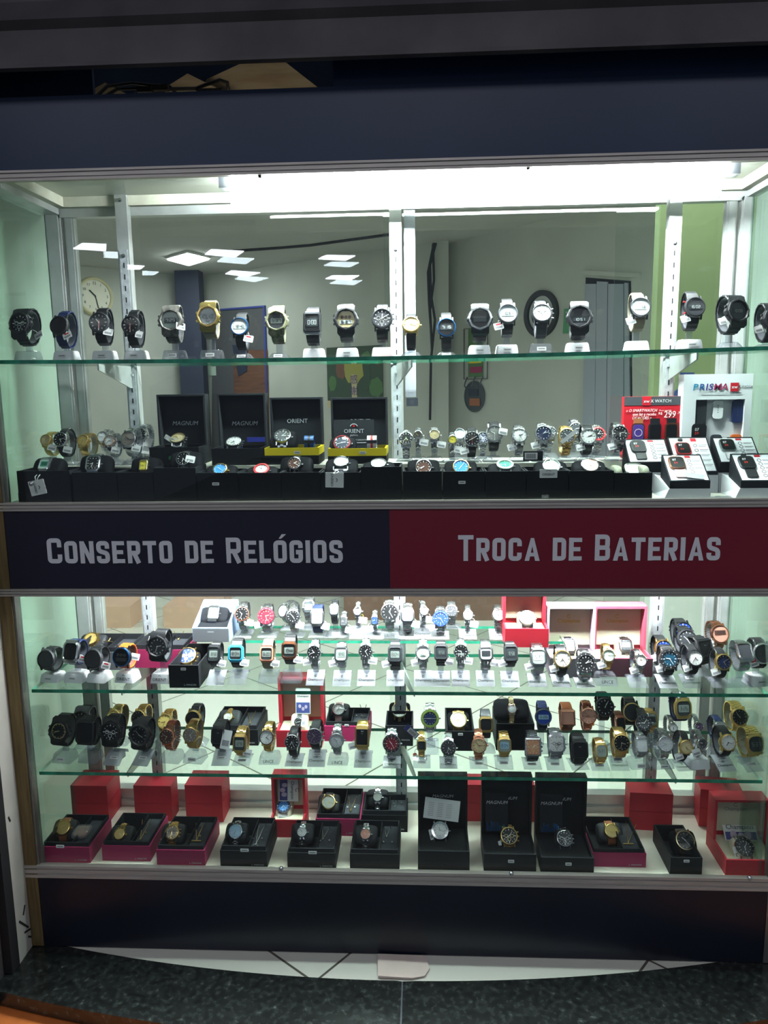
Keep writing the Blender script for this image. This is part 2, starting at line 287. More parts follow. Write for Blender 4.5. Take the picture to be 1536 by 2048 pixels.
# decks and ceilings
cp(M().b2(XL,XR,.0042,.30,Z_DECK-.034,Z_DECK),'upper_deck','deckwhite'); cp(M().b2(XL,XR,.0042,.30,Z_L3-.02,Z_L3),'lower_deck','deckmarble'); cp(M().b2(XL,XR,.02,.30,Z_CEIL,Z_CEIL+.012),'top_board','ceilwhite')
# rear and side framing
m=M().b2(-.80,.68,.248,.262,ZO+.391,Z_CEIL); m.b2(-.80,-.783,.02,.25,ZO+.391,Z_CEIL); m.b2(.667,.683,.02,.25,ZO+.391,Z_CEIL); cp(m,'ceiling_trim','stripwhite')
m=M().b2(-.83,.70,.262,.285,ZO+.372,ZO+.393)
m.b2(-.845,-.80,.02,.26,ZO+.378,ZO+.393); m.b2(.683,.705,.02,.26,ZO+.378,ZO+.393); cp(m,'rear_head_rail','alu')
for x0,x1 in ((-.835,-.800),(-.795,-.772),(.645,.668),(.674,.70)):
    y0=.262+(.006 if abs(x0+.795)<.01 or abs(x0-.645)<.01 else 0)
    for z0,z1 in ((Z_DECK-.01,ZO+.38),(Z_L3,Z_LOWC)): cp(M().b2(x0,x1,y0,.285,z0,z1).b2(x0+.004,x1-.004,y0-.003,y0,z0,z1),'rear_stile','alu')
cp(M().b2(-.83,.70,.262,.285,Z_DECK,Z_DECK+.02),'rear_sill','alu'); cp(M().b2(-.83,.70,.262,.29,Z_L3,Z_L3+.042).b2(-.83,.70,.254,.262,Z_L3,Z_L3+.014),'rear_sill','alu'); cp(M().b2(-.83,.70,.262,.285,Z_LOWC-.012,Z_LOWC),'rear_sill','alu')
for i,(a,b,y) in enumerate(((-.79,-.055,YB),(-.085,.51,YB+.008),(.42,.67,YB+.016))):
    cp(M().b2(a,b,y,y+.004,Z_DECK+.01,ZO+.378),'rear_pane','pane'); cp(M().b2(a,b,y,y+.004,Z_L3+.03,Z_LOWC),'rear_pane','pane')
for z0,z1 in ((Z_DECK,ZO+.39),(Z_L3,Z_LOWC)):
    cp(M().b2(XL+.008,XL+.012,.014,.262,z0,z1),'side_pane','sideglass'); cp(M().b2(XR-.012,XR-.008,.014,.262,z0,z1),'side_pane','sideglass')
ta,tb=at(809,600,YB).x,at(831,600,YB).x; cp(M().b2(ta,tb,YB-.002,YB-.0005,ZO-.03,ZO+.374),'tape_strip','tape','strip of silver duct tape on the rear pane edge')
lk=cp(M().b2(tb-.022,tb+.004,YB-.012,YB-.0005,ZO-.050,ZO-.032),'pane_lock','chrome'); M().lathe([(.006,-.016),(.006,-.012)],n=12,cap0=True).xf(Matrix.Translation((tb-.009,YB,ZO-.041))).build('lock_barrel','nickel',lk)
for px,py in ((520,351),(1056,334)): p=at(px,py,.004); cp(M().box(p.x,.003,p.z,.006,.008,.009),'clip','dark')
for px,py in ((562,1738),(1023,1748),(1500,1757),(62,968)): p=at(px,py,-.008); cp(M().ball((p.x,-.006,p.z),.005),'screw','nickel')

# sign boards
def stroke(mb,pts,t,closed=False):
    y=-.0012-.00005*(len(mb.f)%97%9)-.00003*(len(mb.f)%7)
    P=[Vector((a,b,0)) for a,b in pts]; n=len(P); L=[];Rr=[]
    for i in range(n):
        a=P[i-1] if (i>0 or closed) else None; b=P[(i+1)%n] if (i<n-1 or closed) else None
        d1=(P[i]-a).normalized() if a else None; d2=(b-P[i]).normalized() if b else None
        if d1 is None: d1=d2
        if d2 is None: d2=d1
        n1=Vector((-d1.y,d1.x,0)); n2=Vector((-d2.y,d2.x,0)); nn=(n1+n2).normalized(); k=1/max(.4,nn.dot(n1))
        L.append(P[i]+nn*(t/2*k)); Rr.append(P[i]-nn*(t/2*k))
    m=n if closed else n-1
    vs=[(p.x,y,p.y) for p in L]+[(p.x,y,p.y) for p in Rr]+[(p.x,0,p.y) for p in L]+[(p.x,0,p.y) for p in Rr]
    fs=[]
    for i in range(m):
        j=(i+1)%n; fs += [(i,j,n+j,n+i),(i,2*n+i,2*n+j,j),(n+i,n+j,3*n+j,3*n+i)]
    return mb.add(vs,fs)
def fil(pts,r,closed=False,sharp=()):
    o=[];n=len(pts)
    for i,p in enumerate(pts):
        if (not closed and i in (0,n-1)) or i in sharp: o.append(p); continue
        p0=Vector(pts[i-1]);p1=Vector(p);p2=Vector(pts[(i+1)%n]); a=(p0-p1);b=(p2-p1); rad=min(r,a.length*.49,b.length*.49)
        A=p1+a.normalized()*rad;B=p1+b.normalized()*rad
        for k in range(5):
            t=k/4; o.append(tuple((1-t)*(1-t)*A+2*t*(1-t)*p1+t*t*B))
    return o
def glyph(mb,ch,w,h,t,x,z):
    a=t/2; l,r,b,tp=x+a,x+w-a,z+a,z+h-a; R=t*.62; c=z+h*.5
    st=lambda p,closed=False,sharp=(): stroke(mb,fil(p,R,closed,sharp),t,closed)
    if ch=='C': st([(r,z+h*.64),(r,tp),(l,tp),(l,b),(r,b),(r,z+h*.36)])
    elif ch in 'OÓ':
        st([(l,b),(r,b),(r,tp),(l,tp)],True)
        if ch=='Ó': mb.add([(x+w*.42,-.0016,z+h*1.08),(x+w*.62,-.0016,z+h*1.08),(x+w*1.0,-.0016,z+h*1.28),(x+w*.66,-.0016,z+h*1.28)],[(0,1,2,3)])
    elif ch=='D': st([(l,b),(r,b),(r,tp),(l,tp)],True,(0,3))
    elif ch=='B': st([(l,b),(r,b),(r,c),(l,c)],True,(0,3)); st([(l,c),(r-t*.1,c),(r-t*.1,tp),(l,tp)],True,(0,3))
    elif ch=='R': stroke(mb,[(l,z),(l,z+h)],t); st([(l,c-a*.4),(r,c-a*.4),(r,tp),(l,tp)],True,(0,3)); stroke(mb,[(x+w*.5,c-a*.4),(r+t*.02,z)],t)
    elif ch=='S': st([(r,z+h*.66),(r,tp),(l,tp),(l,z+h*.56),(r,z+h*.44),(r,b),(l,b),(l,z+h*.33)])
    elif ch=='G': st([(r,z+h*.66),(r,tp),(l,tp),(l,b),(r,b),(r,z+h*.48),(x+w*.48,z+h*.48)],False,(5,))
    elif ch=='E': stroke(mb,[(l,z),(l,z+h)],t); stroke(mb,[(l,b),(x+w,b)],t*.9); stroke(mb,[(l,tp),(x+w,tp)],t*.9); stroke(mb,[(l,c),(x+w*.88,c)],t*.9)
    elif ch=='N': stroke(mb,[(l,z),(l,z+h)],t); stroke(mb,[(r,z),(r,z+h)],t); mb.add([(x,-.0021,z+h),(x+t*1.05,-.0021,z+h),(x+w,-.0021,z),(x+w-t*1.05,-.0021,z)],[(0,1,2,3)])
    elif ch=='T': stroke(mb,[(x,tp),(x+w,tp)],t*.95); stroke(mb,[(x+w/2,z),(x+w/2,z+h)],t)
    elif ch=='L': stroke(mb,[(l,z),(l,z+h)],t); stroke(mb,[(l,b),(x+w,b)],t*.95)
    elif ch=='I': stroke(mb,[(l,z),(l,z+h)],t)
    elif ch=='A':
        for s in (0,1):
            q=[(x,z),(x+t,z),(x+w/2+t*.35,z+h),(x+w/2-t*.35,z+h)]
            if s: q=[(2*x+w-p,zz) for p,zz in q]
            mb.add([(p,-.0021-.0001*s,zz) for p,zz in q],[(0,1,2,3)])
        stroke(mb,[(x+w*.24,z+h*.27),(x+w*.76,z+h*.27)],t*.8)
def sign_word(text,x0,x1,zb,hb,hs):
    gl=[]; x=0
    for ch,big in text:
        if ch==' ': x+=hs*.44; continue
        h=hb if big else hs; w={'I':.21,'N':.62,'T':.6,'A':.66,'E':.56,'L':.5}.get(ch,.58)*h
        gl.append((ch,x,w,h)); x+=w+hs*.125
    sc=(x1-x0)/(x-hs*.125); ws=[]; k=0
    for n in map(len,''.join(c for c,_ in text).split(' ')):
        mb=M(); ws.append(mb)
        for ch,gx,w,h in gl[k:k+n]: glyph(mb,ch,w*sc,h,hs*.195,x0+gx*sc,zb)
        k+=n
    return ws
zs0,zs1=ZO-.4,ZO-.2405; xd=-.0677
for nm,xa,xb,mt,txt,pa,pb,lab in (('sign_panel',X0+.004,xd,'signnavy','Conserto de Relógios',(97,1126),(686,1126),'navy sign board with grey lettering Conserto de Relógios'),('sign_panel',xd,X1,'signred','Troca de Baterias',(916,1121),(1439,1121),'dark red sign board with grey lettering Troca de Baterias')):
    t=thing(nm,((xa+xb)/2,-.004,zs0),lab,'sign'); T=Matrix.Translation((-(xa+xb)/2,0,-zs0))
    M().b2(xa,xb,0,.012,zs0,zs1).xf(T).build('board',mt,t)
    seq=[(c.upper(), c.isupper()) for c in txt]; p0=at(*pa,-.004); p1=at(*pb,-.004)
    for mb,wd in zip(sign_word(seq,p0.x,p1.x,(p0.z+p1.z)/2,.0515,.0455),txt.split()): mb.xf(T).build('lettering','signletter',t,smooth=False)['label']='grey word '+wd

# shelves, uprights, brackets
def shelf(name,lab,x0,x1,y0,y1,zf,th=.0075,edge='glassedge'):
    m=M(); n=14; xs=[x0+(x1-x0)*i/n for i in range(n+1)]
    vs=[]; 
    for x in xs:
        z=zf(x); vs += [(x,y0,z-th),(x,y1,z-th),(x,y1,z),(x,y0,z)]
    fs=[];mi=[]
    for i in range(n):
        a=4*i;b=a+4; fs += [(a,b,b+1,a+1),(a+3,a+2,b+2,b+3),(a,a+3,b+3,b),(a+1,b+1,b+2,a+2)]; mi += [0,0,1,1]
    fs += [(0,1,2,3),(4*n,4*n+3,4*n+2,4*n+1)]; mi += [1,1]
    m.v=vs;m.f=fs;m.m=mi
    return tag(m.build(name,['shelfglass',edge],smooth=False),lab,'shelf')
sagz=lambda x: ZO+.0545+.0085*(x*x*1.3-.25)+.004*x
shelf('glass_shelf','upper glass shelf carrying one row of watches on stands',XL+.016,XR-.016,.012,.235,sagz)
shelf('glass_shelf','middle glass shelf directly below the lettered sign boards',XL+.016,XR-.016,.018,.245,lambda x:Z_L1)
shelf('glass_shelf','lowest glass shelf above the jewellery boxes on the cabinet floor',XL+.016,XR-.016,.018,.245,lambda x:Z_L2)
shelf('glass_step','raised narrow glass strip at the back of the middle shelf',-.42,.30,.135,.24,lambda x:Z_STEP,.006)
tag(M().b2(XL+.03,.372,.122,.245,Z_DECK,Z_RISE).build('display_riser','deckwhite'),'long low white riser at the back of the upper cabinet floor','riser'); tag(M().b2(.374,XR-.02,.186,.245,Z_DECK,Z_RISE).build('display_riser','deckwhite'),'short white riser under the price card and tall white gift box','riser')
def upright(xu,lab):
    zt,zb=ZO+.412,Z_L3+.0; xs=xu; t=thing('slotted_upright',(xs,.25,zb),lab,'upright'); T=Matrix.Translation((-xs,-.25,-zb))
    for z0,z1 in ((Z_DECK+.001,zt),(Z_L3,Z_LOWC-.03)):
        m=M(); m.b2(xs-.013,xs+.013,.2395,.2425,z0,z1); m.b2(xs-.013,xs-.010,.2425,.262,z0,z1); m.b2(xs+.010,xs+.013,.2425,.262,z0,z1); m.xf(T).build('channel','alu',t)
        ms=M(); zt2=z1-.115 if z1>ZO else z1-.03; z=z0+.02; m2=M().b2(xs-.009,xs+.009,.2375,.2396,z0,zt2)
        while z<zt2-.02: ms.b2(xs-.0013,xs+.0013,.2370,.2376,z,z+.011); z+=.0245
        m2.xf(T).build('slotted_strip','galv',t); ms.xf(T).build('slots','slot',t)
        for zz in ((z1-.012,z1-.128) if z1>ZO else (z1-.05,)): M().lathe([(.002,-.0025),(.0045,-.001),(.0045,0)],n=12,cap0=True).xf(T@Matrix.Translation((xs,.237,zz))).build('screw','nickel',t)
    return t
UX=[(-.653,'left slotted aluminium upright behind the glass shelves'),(-.058,'middle slotted aluminium upright behind the glass shelves'),(.531,'right slotted aluminium upright behind the glass shelves')]
for x,l in UX: upright(x,l)
def bracket(x,zt,depth,h,ang,lab):
    m=M(); P=[(0,0),(-depth,0),(-depth,-.012),(-.012,-h),(0,-h)]; 
    vs=[(-.0015,y,z) for y,z in P]+[(.0015,y,z) for y,z in P]; m.add(vs,[(0,1,2,3,4),(9,8,7,6,5)]+[(i,(i+1)%5,5+(i+1)%5,5+i) for i in range(5)])
    m.b2(-.006,.006,-.008,0,-h*.45,-h*.35)
    m.xf(Matrix.Rotation(ang,4,'Z')); o=m.build('shelf_bracket','alu',smooth=False); o.location=(x,.236,zt); return tag(o,lab,'bracket')
for (x,_),an,wd in zip(UX,(.05,.18,-.05),('left','middle','right')):
    bracket(x,sagz(x)-.0078,.20,.048,an,f'{wd} metal bracket holding up the upper glass shelf')
    bracket(x,Z_L1-.0078,.20,.04,an,f'{wd} metal bracket holding up the middle glass shelf')
    bracket(x,Z_L2-.0078,.20,.04,an,f'{wd} metal bracket holding up the lowest glass shelf')
# tubes
t=thing('fluorescent_tube',(.1,.075,ZO+.39),'glowing fluorescent tube under the ceiling of the upper cabinet','lamp'); X=Matrix.Rotation(math.pi/2,4,'Z')
k=M().lathe([(.015,-.47),(.018,-.465),(.018,.465),(.015,.47)],n=14,cap0=True,cap1=True).xf(X); k.build('tube','tube_top',t)
k=M()
for s in (-1,1): k.box(s*.48,0,.004,.022,.03,.034)
k.b2(-.49,.49,-.010,.012,.0185,.0215); k.build('batten','whiteplastic',t)
k=M().b2(-.49,.49,.083,.085,-.034,-.004)  # strip added to keep the tube's mirror image out of the rear panes
for x in (-.488,.488): k.b2(x-.002,x+.002,.075,.085,-.034,.0215)
k.build('added_glare_shield','whiteplastic',t)
t=thing('fluorescent_tube',(-.03,.07,Z_LOWC-.020),'fluorescent tube hidden behind the sign boards over the lower cabinet','lamp')
M().lathe([(.010,-.58),(.0125,-.575),(.0125,.575),(.010,.58)],n=14,cap0=True,cap1=True).xf(X).build('tube','tube_low',t)
k=M()
for s in (-1,1): k.box(s*.59,0,.002,.02,.026,.03)
k.b2(-.60,.60,-.018,.018,.0150,.0198).b2(-.60,.60,-.020,-.0175,-.022,.0150); k.build('added_glare_shield','whiteplastic',t)  # front lip added to block the tube's reflection in the shelf glass

# ------------------------------------------------------------------ void above the cabinet: boards and cables
zc=Z_CEIL+.013
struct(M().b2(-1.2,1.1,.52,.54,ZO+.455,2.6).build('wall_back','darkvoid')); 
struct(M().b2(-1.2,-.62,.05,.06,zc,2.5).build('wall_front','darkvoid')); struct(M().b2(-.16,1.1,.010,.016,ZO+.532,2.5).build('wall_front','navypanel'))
def boardq(px,Y,lab):
    P=[at(x,y,Y) for x,y in px]; n=len(P); m=M(); c=P[0].copy()
    P=[at(x,min(y,194),Y) for x,y in px]; d0,d1=P[0].copy(),P[-1].copy(); d0.z=d1.z=zc+.0005; P=[d0]+P+[d1]; n=len(P); c=P[0].copy()
    m.add([p-c for p in P]+[p-c+Vector((0,.008,0)) for p in P],[tuple(range(n)),tuple(range(2*n-1,n-1,-1))]+[(i,i+n,(i+1)%n+n,(i+1)%n) for i in range(n)])
    o=m.build('plywood_board','plywood',smooth=False); o.location=c; return tag(o,lab,'board')
boardq([(300,205),(375,147),(470,205)],.26,'small plywood offcut leaning above the fascia, left one')
boardq([(395,205),(414,158),(540,100),(660,205)],.30,'large plywood offcut leaning above the navy fascia')
boardq([(160,205),(210,165),(265,205)],.24,'white painted board corner above the fascia among the cables')
cb=M()
for pts in (((190,196),(215,172),(265,166),(320,172),(352,180)),((205,196),(235,178),(285,176),(330,186)),((260,196),(280,182),(330,178),(400,177)),((390,178),(410,170),(440,160),(455,165),(456,178)),((330,190),(400,188),(470,190)),((300,178),(318,171),(340,174),(352,186))):
    q=[at(x,y,.13+.01*i) for i,(x,y) in enumerate(pts)]; cb.tube(q,.0035)
for px,py,w in ((290,180,.03),(322,176,.03),(420,184,.05)): p=at(px,py,.13); cb.box(p.x,p.y,p.z,w,.012,.010)
tag(cb.build('cable_bundle','cable'),'tangle of black cables and plugs lying on top of the cabinet','cable')
la=thing('strip_light',(-.33,.06,zc+.01),'small lamp on top of the cabinet behind the navy fascia','lamp'); M().b2(-.12,.12,-.01,.01,-.008,.0).build('base','whiteplastic',la); M().b2(-.11,.11,-.007,.007,.0,.008).build('diffuser','lamp_void',la)

# ------------------------------------------------------------------ back room
ZR=ZO+1.3
struct(M().b2(-5.5,3.6,.56,9.6,ZR,ZR+.05).build('ceiling','ceilroom'))
K=Vector((-2.72,8.05,0)); A1=Vector((.13,6.09,0)); C0=Vector((.24,6.24,0)); C1=Vector((2.6,3.05,0)); L1=Vector((-5.2,5.45,0))
def wallseg(a,b,name,mat,th=.1):
    d=(b-a).normalized(); n=Vector((d.y,-d.x,0)); n = n if n.y<0 else -n
    m=M(); m.hexa([a+Vector((0,0,0)),b,b-n*th,a-n*th],[v+Vector((0,0,ZR)) for v in (a,b,b-n*th,a-n*th)]); struct(m.build(name,mat)); return d,n
dA,nA=wallseg(K,A1,'wall_back','plaster'); dC,nC=wallseg(C0,C1,'wall_right','plaster'); dL,nL=wallseg(L1,K,'wall_left','plaster')
struct(M().b2(A1.x-.02,C0.x,6.02,6.4,0,ZR).build('trim_3','plaster'))
struct(M().b2(-5.6,-5.5,.5,9,0,ZR).build('wall_left','plaster')); struct(M().b2(3.5,3.6,.5,9,0,ZR).build('wall_right','plaster'))
struct(M().b2(-5.5,-.96,.56,.6,0,ZR).build('wall_front','plaster')); struct(M().b2(.86,3.5,.6,.64,0,ZR).build('wall_front','plaster'))
struct(M().b2(-.99,-.95,.02,.56,0,2.2).build('wall_left','plaster'))
struct(M().b2(.775,2.2,1.2,1.26,ZO-.22,ZR).build('wall_right','greenwall')); struct(M().b2(.775,2.2,1.2,1.26,0,ZO-.22).build('wall_right','plaster'))
struct(M().b2(.84,.88,.02,.6,0,2.2).build('wall_right','plaster'))
def frame_at(px,py,P,n,d):       # matrix of a wall spot: x along wall, y into wall, z up
    p=onplane(px,py,P,n)+n*.012; mt=Matrix((( d.x,-n.x,0,p.x),(d.y,-n.y,0,p.y),(0,0,1,p.z),(0,0,0,1))); return mt,mmpx(p)
def wthing(name,mt,lab,cat,group=None):
    o=thing(name,(0,0,0),lab,cat,group); o.matrix_world=mt; return o
# dark post in the corner, doorway
struct(M().hexa(*[[Vector(q)+Vector((0,0,z)) for q in [(at(357,700,7.5).x,7.5,0),(at(404,700,7.5).x,7.5,0),(at(404,700,7.5).x,7.7,0),(at(357,700,7.5).x,7.7,0)]] for z in (0,ZR)]).build('trim_4','navypost'))
def onwall_poly(px,P,n,off,th,mats,name,mi=None):
    pts=[onplane(x,y,P,n)+n*off for x,y in px]; m=M(); k=len(pts)
    return m.add(pts+[p-n*th for p in pts],[tuple(range(k)),tuple(range(2*k-1,k-1,-1))]+[(i,i+k,(i+1)%k+k,(i+1)%k) for i in range(k)])
m=onwall_poly([(425,622),(530,614),(541,900),(425,900)],K,nA,.01,.02,0,'d'); 
dr=struct(m.build('door_1','doorway_shade'));  # dark sheet painted for the shade inside the open doorway
m=onwall_poly([(470,700),(536,700),(541,900),(470,900)],K,nA,.02,.012,0,'d'); m.build('lower_panel','woodbrown',dr)
m=onwall_poly([(468,690),(499,690),(497,742),(480,752)],K,nA,.03,.02,0,'d'); m.build('hanging_bag','navypost',dr)
m=onwall_poly([(416,620),(532,611),(541,900),(538,900),(529,615),(416,623)],K,nA,.025,.02,0,'d'); m.build('door_trim','bluetrim',dr)
m=onwall_poly([(1172,555),(1262,562),(1270,1000),(1165,1000)],C0,nC,.004,.02,0,'d'); d2=struct(m.build('door_2','dark'))
for q in ([(1173,568),(1196,568),(1190,1000),(1166,1000)],[(1197,563),(1218,564),(1214,1000),(1191,1000)],[(1220,568),(1250,568),(1250,1000),(1215,1000)],[(1252,566),(1259,566),(1266,1000),(1252,1000)]):
    onwall_poly(q,C0,nC,.02,.012,0,'d').build('door_leaf','doorgrey',d2)
m=onwall_poly([(1170,541),(1283,547),(1283,556),(1170,550)],C0,nC,.03,.03,0,'d'); struct(m.build('trim_5','plaster'))
m=onwall_poly([(1268,556),(1283,556),(1290,1000),(1272,1000)],C0,nC,.03,.03,0,'d'); struct(m.build('trim_6','plaster'))
# wall clock
def clock(mt,R,lab,rim,face,numc,hh,mm_,wide=.16):
    t=wthing('wall_clock',mt,lab,'clock')
    M().lathe([(R*.99,.03),(R,.0),(R*.97,-.03),(R*(1-wide*.5),-.04),(R*(1-wide),-.028)],n=48).build('rim',rim,t)
    M().lathe([(R*(1-wide)+.001,-.02)],n=48,cap0=True).xf(Matrix.Identity(4)).build('face',face,t)
    for h in range(1,13):
        a=math.radians(30*h); addtext(M(),str(h),R*.2,Tm(R*.66*math.sin(a),-.022,R*.66*math.cos(a))).build('numeral',numc,t,smooth=False)
    for nm,deg,l,w in (('hour_hand',hh,.42,.035),('minute_hand',mm_,.62,.025)):
        k=M().box(0,-.026,R*l*.45,R*w*2,.002,R*l*1.1); k.xf(Matrix.Rotation(math.radians(deg),4,'Y')).build(nm,'ink',t)
    return t
mt,mm=frame_at(188,593,K,nL,dL); clock(mt,38*mm,'cream wall clock with numerals on the back room wall','clockrim','clockface','ink',314,168,.17)
mt,mm=frame_at(1085,628,C0,nC,dC); 
t=wthing('wall_clock',mt,'large black ring wall clock on the grey back room wall','clock'); R=46*mm
M().lathe([(R,.01),(R,-.02),(R*.78,-.02),(R*.76,.0)],n=48).build('rim','black',t); M().lathe([(R*.76,.0)],n=48,cap0=True).build('face','d_silver',t); m=M().lathe([(R*.56,-.004),(R*.56,-.012),(R*.50,-.012),(R*.50,-.004)],n=40)
for k in range(12): m.add(M().box(0,-.006,R*.36,R*.05,.004,R*.16).xf(Matrix.Rotation(k*math.pi/6,4,'Y')).v,[(0,2,3,1),(4,5,7,6),(0,1,5,4),(2,6,7,3),(0,4,6,2),(1,3,7,5)])
m.build('dial_ring','charcoal',t); k=M().box(R*.1,-.016,R*.08,R*.05,.003,R*.4,R=Matrix.Rotation(.9,3,'Y')); k.box(0,-.016,-R*.14,R*.04,.003,R*.5); k.build('hands','ink',t)
# picture calendar
mt,mm=frame_at(710,748,K,nA,dA); w,h=72*mm,54*mm
t=wthing('calendar',mt,'green and brown picture calendar with two vertical characters on the far wall','calendar')
M().b2(-w,w,-.003,.003,-h*1.25,h).build('sheet','postgreen',t)
def blob(c,rx,rz,y,n=14,wob=.15,sd=1):
    r=random.Random(sd); return [(c[0]*w+rx*w*(1+wob*r.uniform(-1,1))*math.cos(2*math.pi*i/n), c[1]*h+rz*h*(1+wob*r.uniform(-1,1))*math.sin(2*math.pi*i/n)) for i in range(n)]
for nm,mat_,bl in (('yellow_patch','postyel',[((-.0,.2),.34,.62)]),('brown_patch','postbrown',[((-.45,.15),.2,.34),((.85,.6),.14,.3)]),('leaf_patch','postleaf',[((.78,-.5),.24,.36),((.45,.55),.2,.25),((-.8,-.35),.15,.3)]),('dark_patch','postgreen',[((.42,-.1),.17,.55)])):
    for i,b in enumerate(bl): M().prism(blob(*b,0,sd=i+3),-.0045-.001*len(nm)/10,-.003).build(nm,mat_,t)
M().b2(-w,w,-.0055,-.003,-h*1.25,-h*.98).build('ruled_strip','calpaper',t)
M().b2(-.09*w,.1*w,-.0075,-.003,-.86*h,-.02*h).build('caption_slip','calpaper',t)
m=addtext(M(),'感',h*.36,Tm(0,-.0085,-h*.22)); addtext(m,'謝',h*.36,Tm(0,-.0085,-h*.64)); m.build('characters','violet',t,smooth=False)
def flat(px,py,P,n,d,wpx,hpx,name,mat_,lab,cat,rot=0):
    mt,mm=frame_at(px,py,P,n,d); o=M().box(0,0,0,wpx*mm,.004,hpx*mm).build(name,mat_); o.matrix_world=mt@Matrix.Rotation(rot,4,'Y'); return tag(o,lab,cat)
flat(1141,642,C0,nC,dC,32,48,'paper_note','noteg','green paper note on the wall beside the black ring clock','paper',.05)
flat(422,742,K,nA,dA,34,18,'paper_label','d_mint','pale blank label stuck beside the dark doorway','paper')
# keyring card with hooks and round mirror
mt,mm=frame_at(953,705,C0,nC,dC); t=wthing('hook_board',mt,'small colourful hanging hook board on the back room wall','board')
M().box(0,0,0,44*mm,.006,96*mm).build('plaque','postleaf',t); m=M()
M().box(0,-.006,-14*mm,38*mm,.004,14*mm).build('yellow_band','boxyellow',t); M().box(3*mm,-.006,-34*mm,36*mm,.004,12*mm).build('pink_band','magenta',t)
m=M().tube([(-36*mm,0,48*mm),(36*mm,0,48*mm),(36*mm,0,-52*mm),(-36*mm,0,-52*mm)],1.2*mm,closed=True); 
for x in (-24,0,24): m.tube([(x*mm,-.005,-48*mm),(x*mm,-.03,-58*mm),(x*mm,-.04,-66*mm),(x*mm,-.02,-70*mm)],1.4*mm)
m.build('wire_hooks','darkgrey',t)
mt,mm=frame_at(951,793,C0,nC,dC); t=wthing('round_mirror',mt,'round mirror under the small colourful hook board','mirror')
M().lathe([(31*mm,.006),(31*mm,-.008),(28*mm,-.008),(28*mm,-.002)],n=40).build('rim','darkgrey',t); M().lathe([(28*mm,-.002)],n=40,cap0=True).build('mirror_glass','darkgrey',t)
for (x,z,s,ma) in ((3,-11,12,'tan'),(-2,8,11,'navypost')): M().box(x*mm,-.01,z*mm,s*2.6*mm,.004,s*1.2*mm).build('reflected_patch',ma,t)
# cables down the pillar
m=M()
for pts in (((872,486),(860,530),(862,590),(870,640),(862,720),(860,840)),((868,486),(856,545),(858,600),(862,660)),((866,488),(868,560),(860,620),(864,700))):
    m.tube([Vector((at(x,y,5.9).x,5.95,at(x,y,5.95).z)) for x,y in pts],.012)
tag(m.build('wall_cable','cable'),'loose dark cables running down the corner of the back room','cable')
# crack lines and ceiling cable
m=M().tube([onplane(x,y,Vector((0,0,ZR-.012)),Vector((0,0,1))) for x,y in ((455,503),(560,496),(620,491),(700,480),(790,468))],.012); tag(m.build('ceiling_cable','cable'),'thin dark cable running across the back room ceiling','cable')
# low things on the back room floor
t=M().b2(-.42,.62,2.4,2.75,0,.46).build('storage_chest','brownbase'); tag(t,'brown chest on the back room floor behind the lower cabinet','chest')
tag(M().b2(-1.78,-1.5,2.26,2.6,0,.115).build('cardboard_box','beige'),'flat beige box on the back room floor, farther left one','box')
tag(M().b2(-1.33,-1.06,2.26,2.6,0,.11).build('cardboard_box','beige'),'flat beige box on the back room floor behind the blue box','box')
m=onwall_poly([(1360,745),(1388,745),(1388,770),(1360,770)],Vector((0,1.19,0)),Vector((0,-1,0)),.004,.004,0,'s'); tag(m.build('wall_plate','signblue'),'small blue plate on the green wall under the right bracket','plate')
m=onwall_poly([(1338,830),(1338,790),(1372,765),(1372,830)],Vector((0,1.19,0)),Vector((0,-1,0)),.006,.004,0,'s'); tag(m.build('wall_sign','signblue'),'blue sign on the green wall left of the white gift box','sign')
# ceiling panels: one seen in the room, added ones out of view as fill, arcade ones behind the viewer mirrored in the rear panes
def cpanel(pts,z,mat_,lab):
    c=sum((Vector((x,y,0)) for x,y in pts),Vector())/4; t=thing('ceiling_light',(c.x,c.y,z),lab,'lamp','ceiling light panels' if 'arcade' in lab else None)
    q=[Vector((x-c.x,y-c.y,0)) for x,y in pts]; M().hexa([p*.95-Vector((0,0,.012)) for p in q],[p*.95 for p in q]).build('diffuser',mat_,t); M().hexa([p*1.04 for p in q],[p*1.04+Vector((0,0,.02)) for p in q]).build('frame','whiteplastic',t)
P4=[onplane(x,y,Vector((0,0,ZR-.022)),Vector((0,0,1))) for x,y in ((333,518),(375,506),(420,517),(378,530))]; cpanel([(p.x,p.y) for p in P4],ZR-.022,'panel_room','square ceiling light panel glowing in the back room')
for x,y,l in ((-.2,1.75,'added unseen fill light over the front of the back room'),(-2.4,1.9,'added unseen fill light over the left of the back room'),(2.1,2.2,'added unseen fill light over the right of the back room'),(.55,.92,'added unseen fill light beside the green wall')):  # panels added out of view to brighten the back room and green wall
    cpanel([(x-.3,y),(x,y-.3),(x+.3,y),(x,y+.3)],ZR-.022,'panel_room',l)
ZA=ZO+1.5
for x,y in ((-1.5,-2.1),(0,-2.1),(1.5,-2.1)): cpanel([(x-.6,y-.3),(x+.6,y-.3),(x+.6,y+.3),(x-.6,y+.3)],ZA,'panel_fill','added unseen fill panel above the shop entrance, arcade side')  # fill panels added overhead, out of view, to lift light on the shopfront
for q in (((185,512),(205,502),(252,504),(249,516)),((284,541),(284,549),(308,549),(318,543)),((432,522),(445,513),(510,516),(492,527)),((468,557),(480,551),(538,555),(510,563)),((646,530),(662,523),(720,524),(700,533)),((658,566),(672,560),(726,560),(708,569))):
    pts=[]
    for x,y in q: p=atz(x,y,ZA); pts.append((p.x,2*YB-p.y))
    cpanel(pts,ZA,'panel_arc','ceiling light panel of the arcade outside the shop')
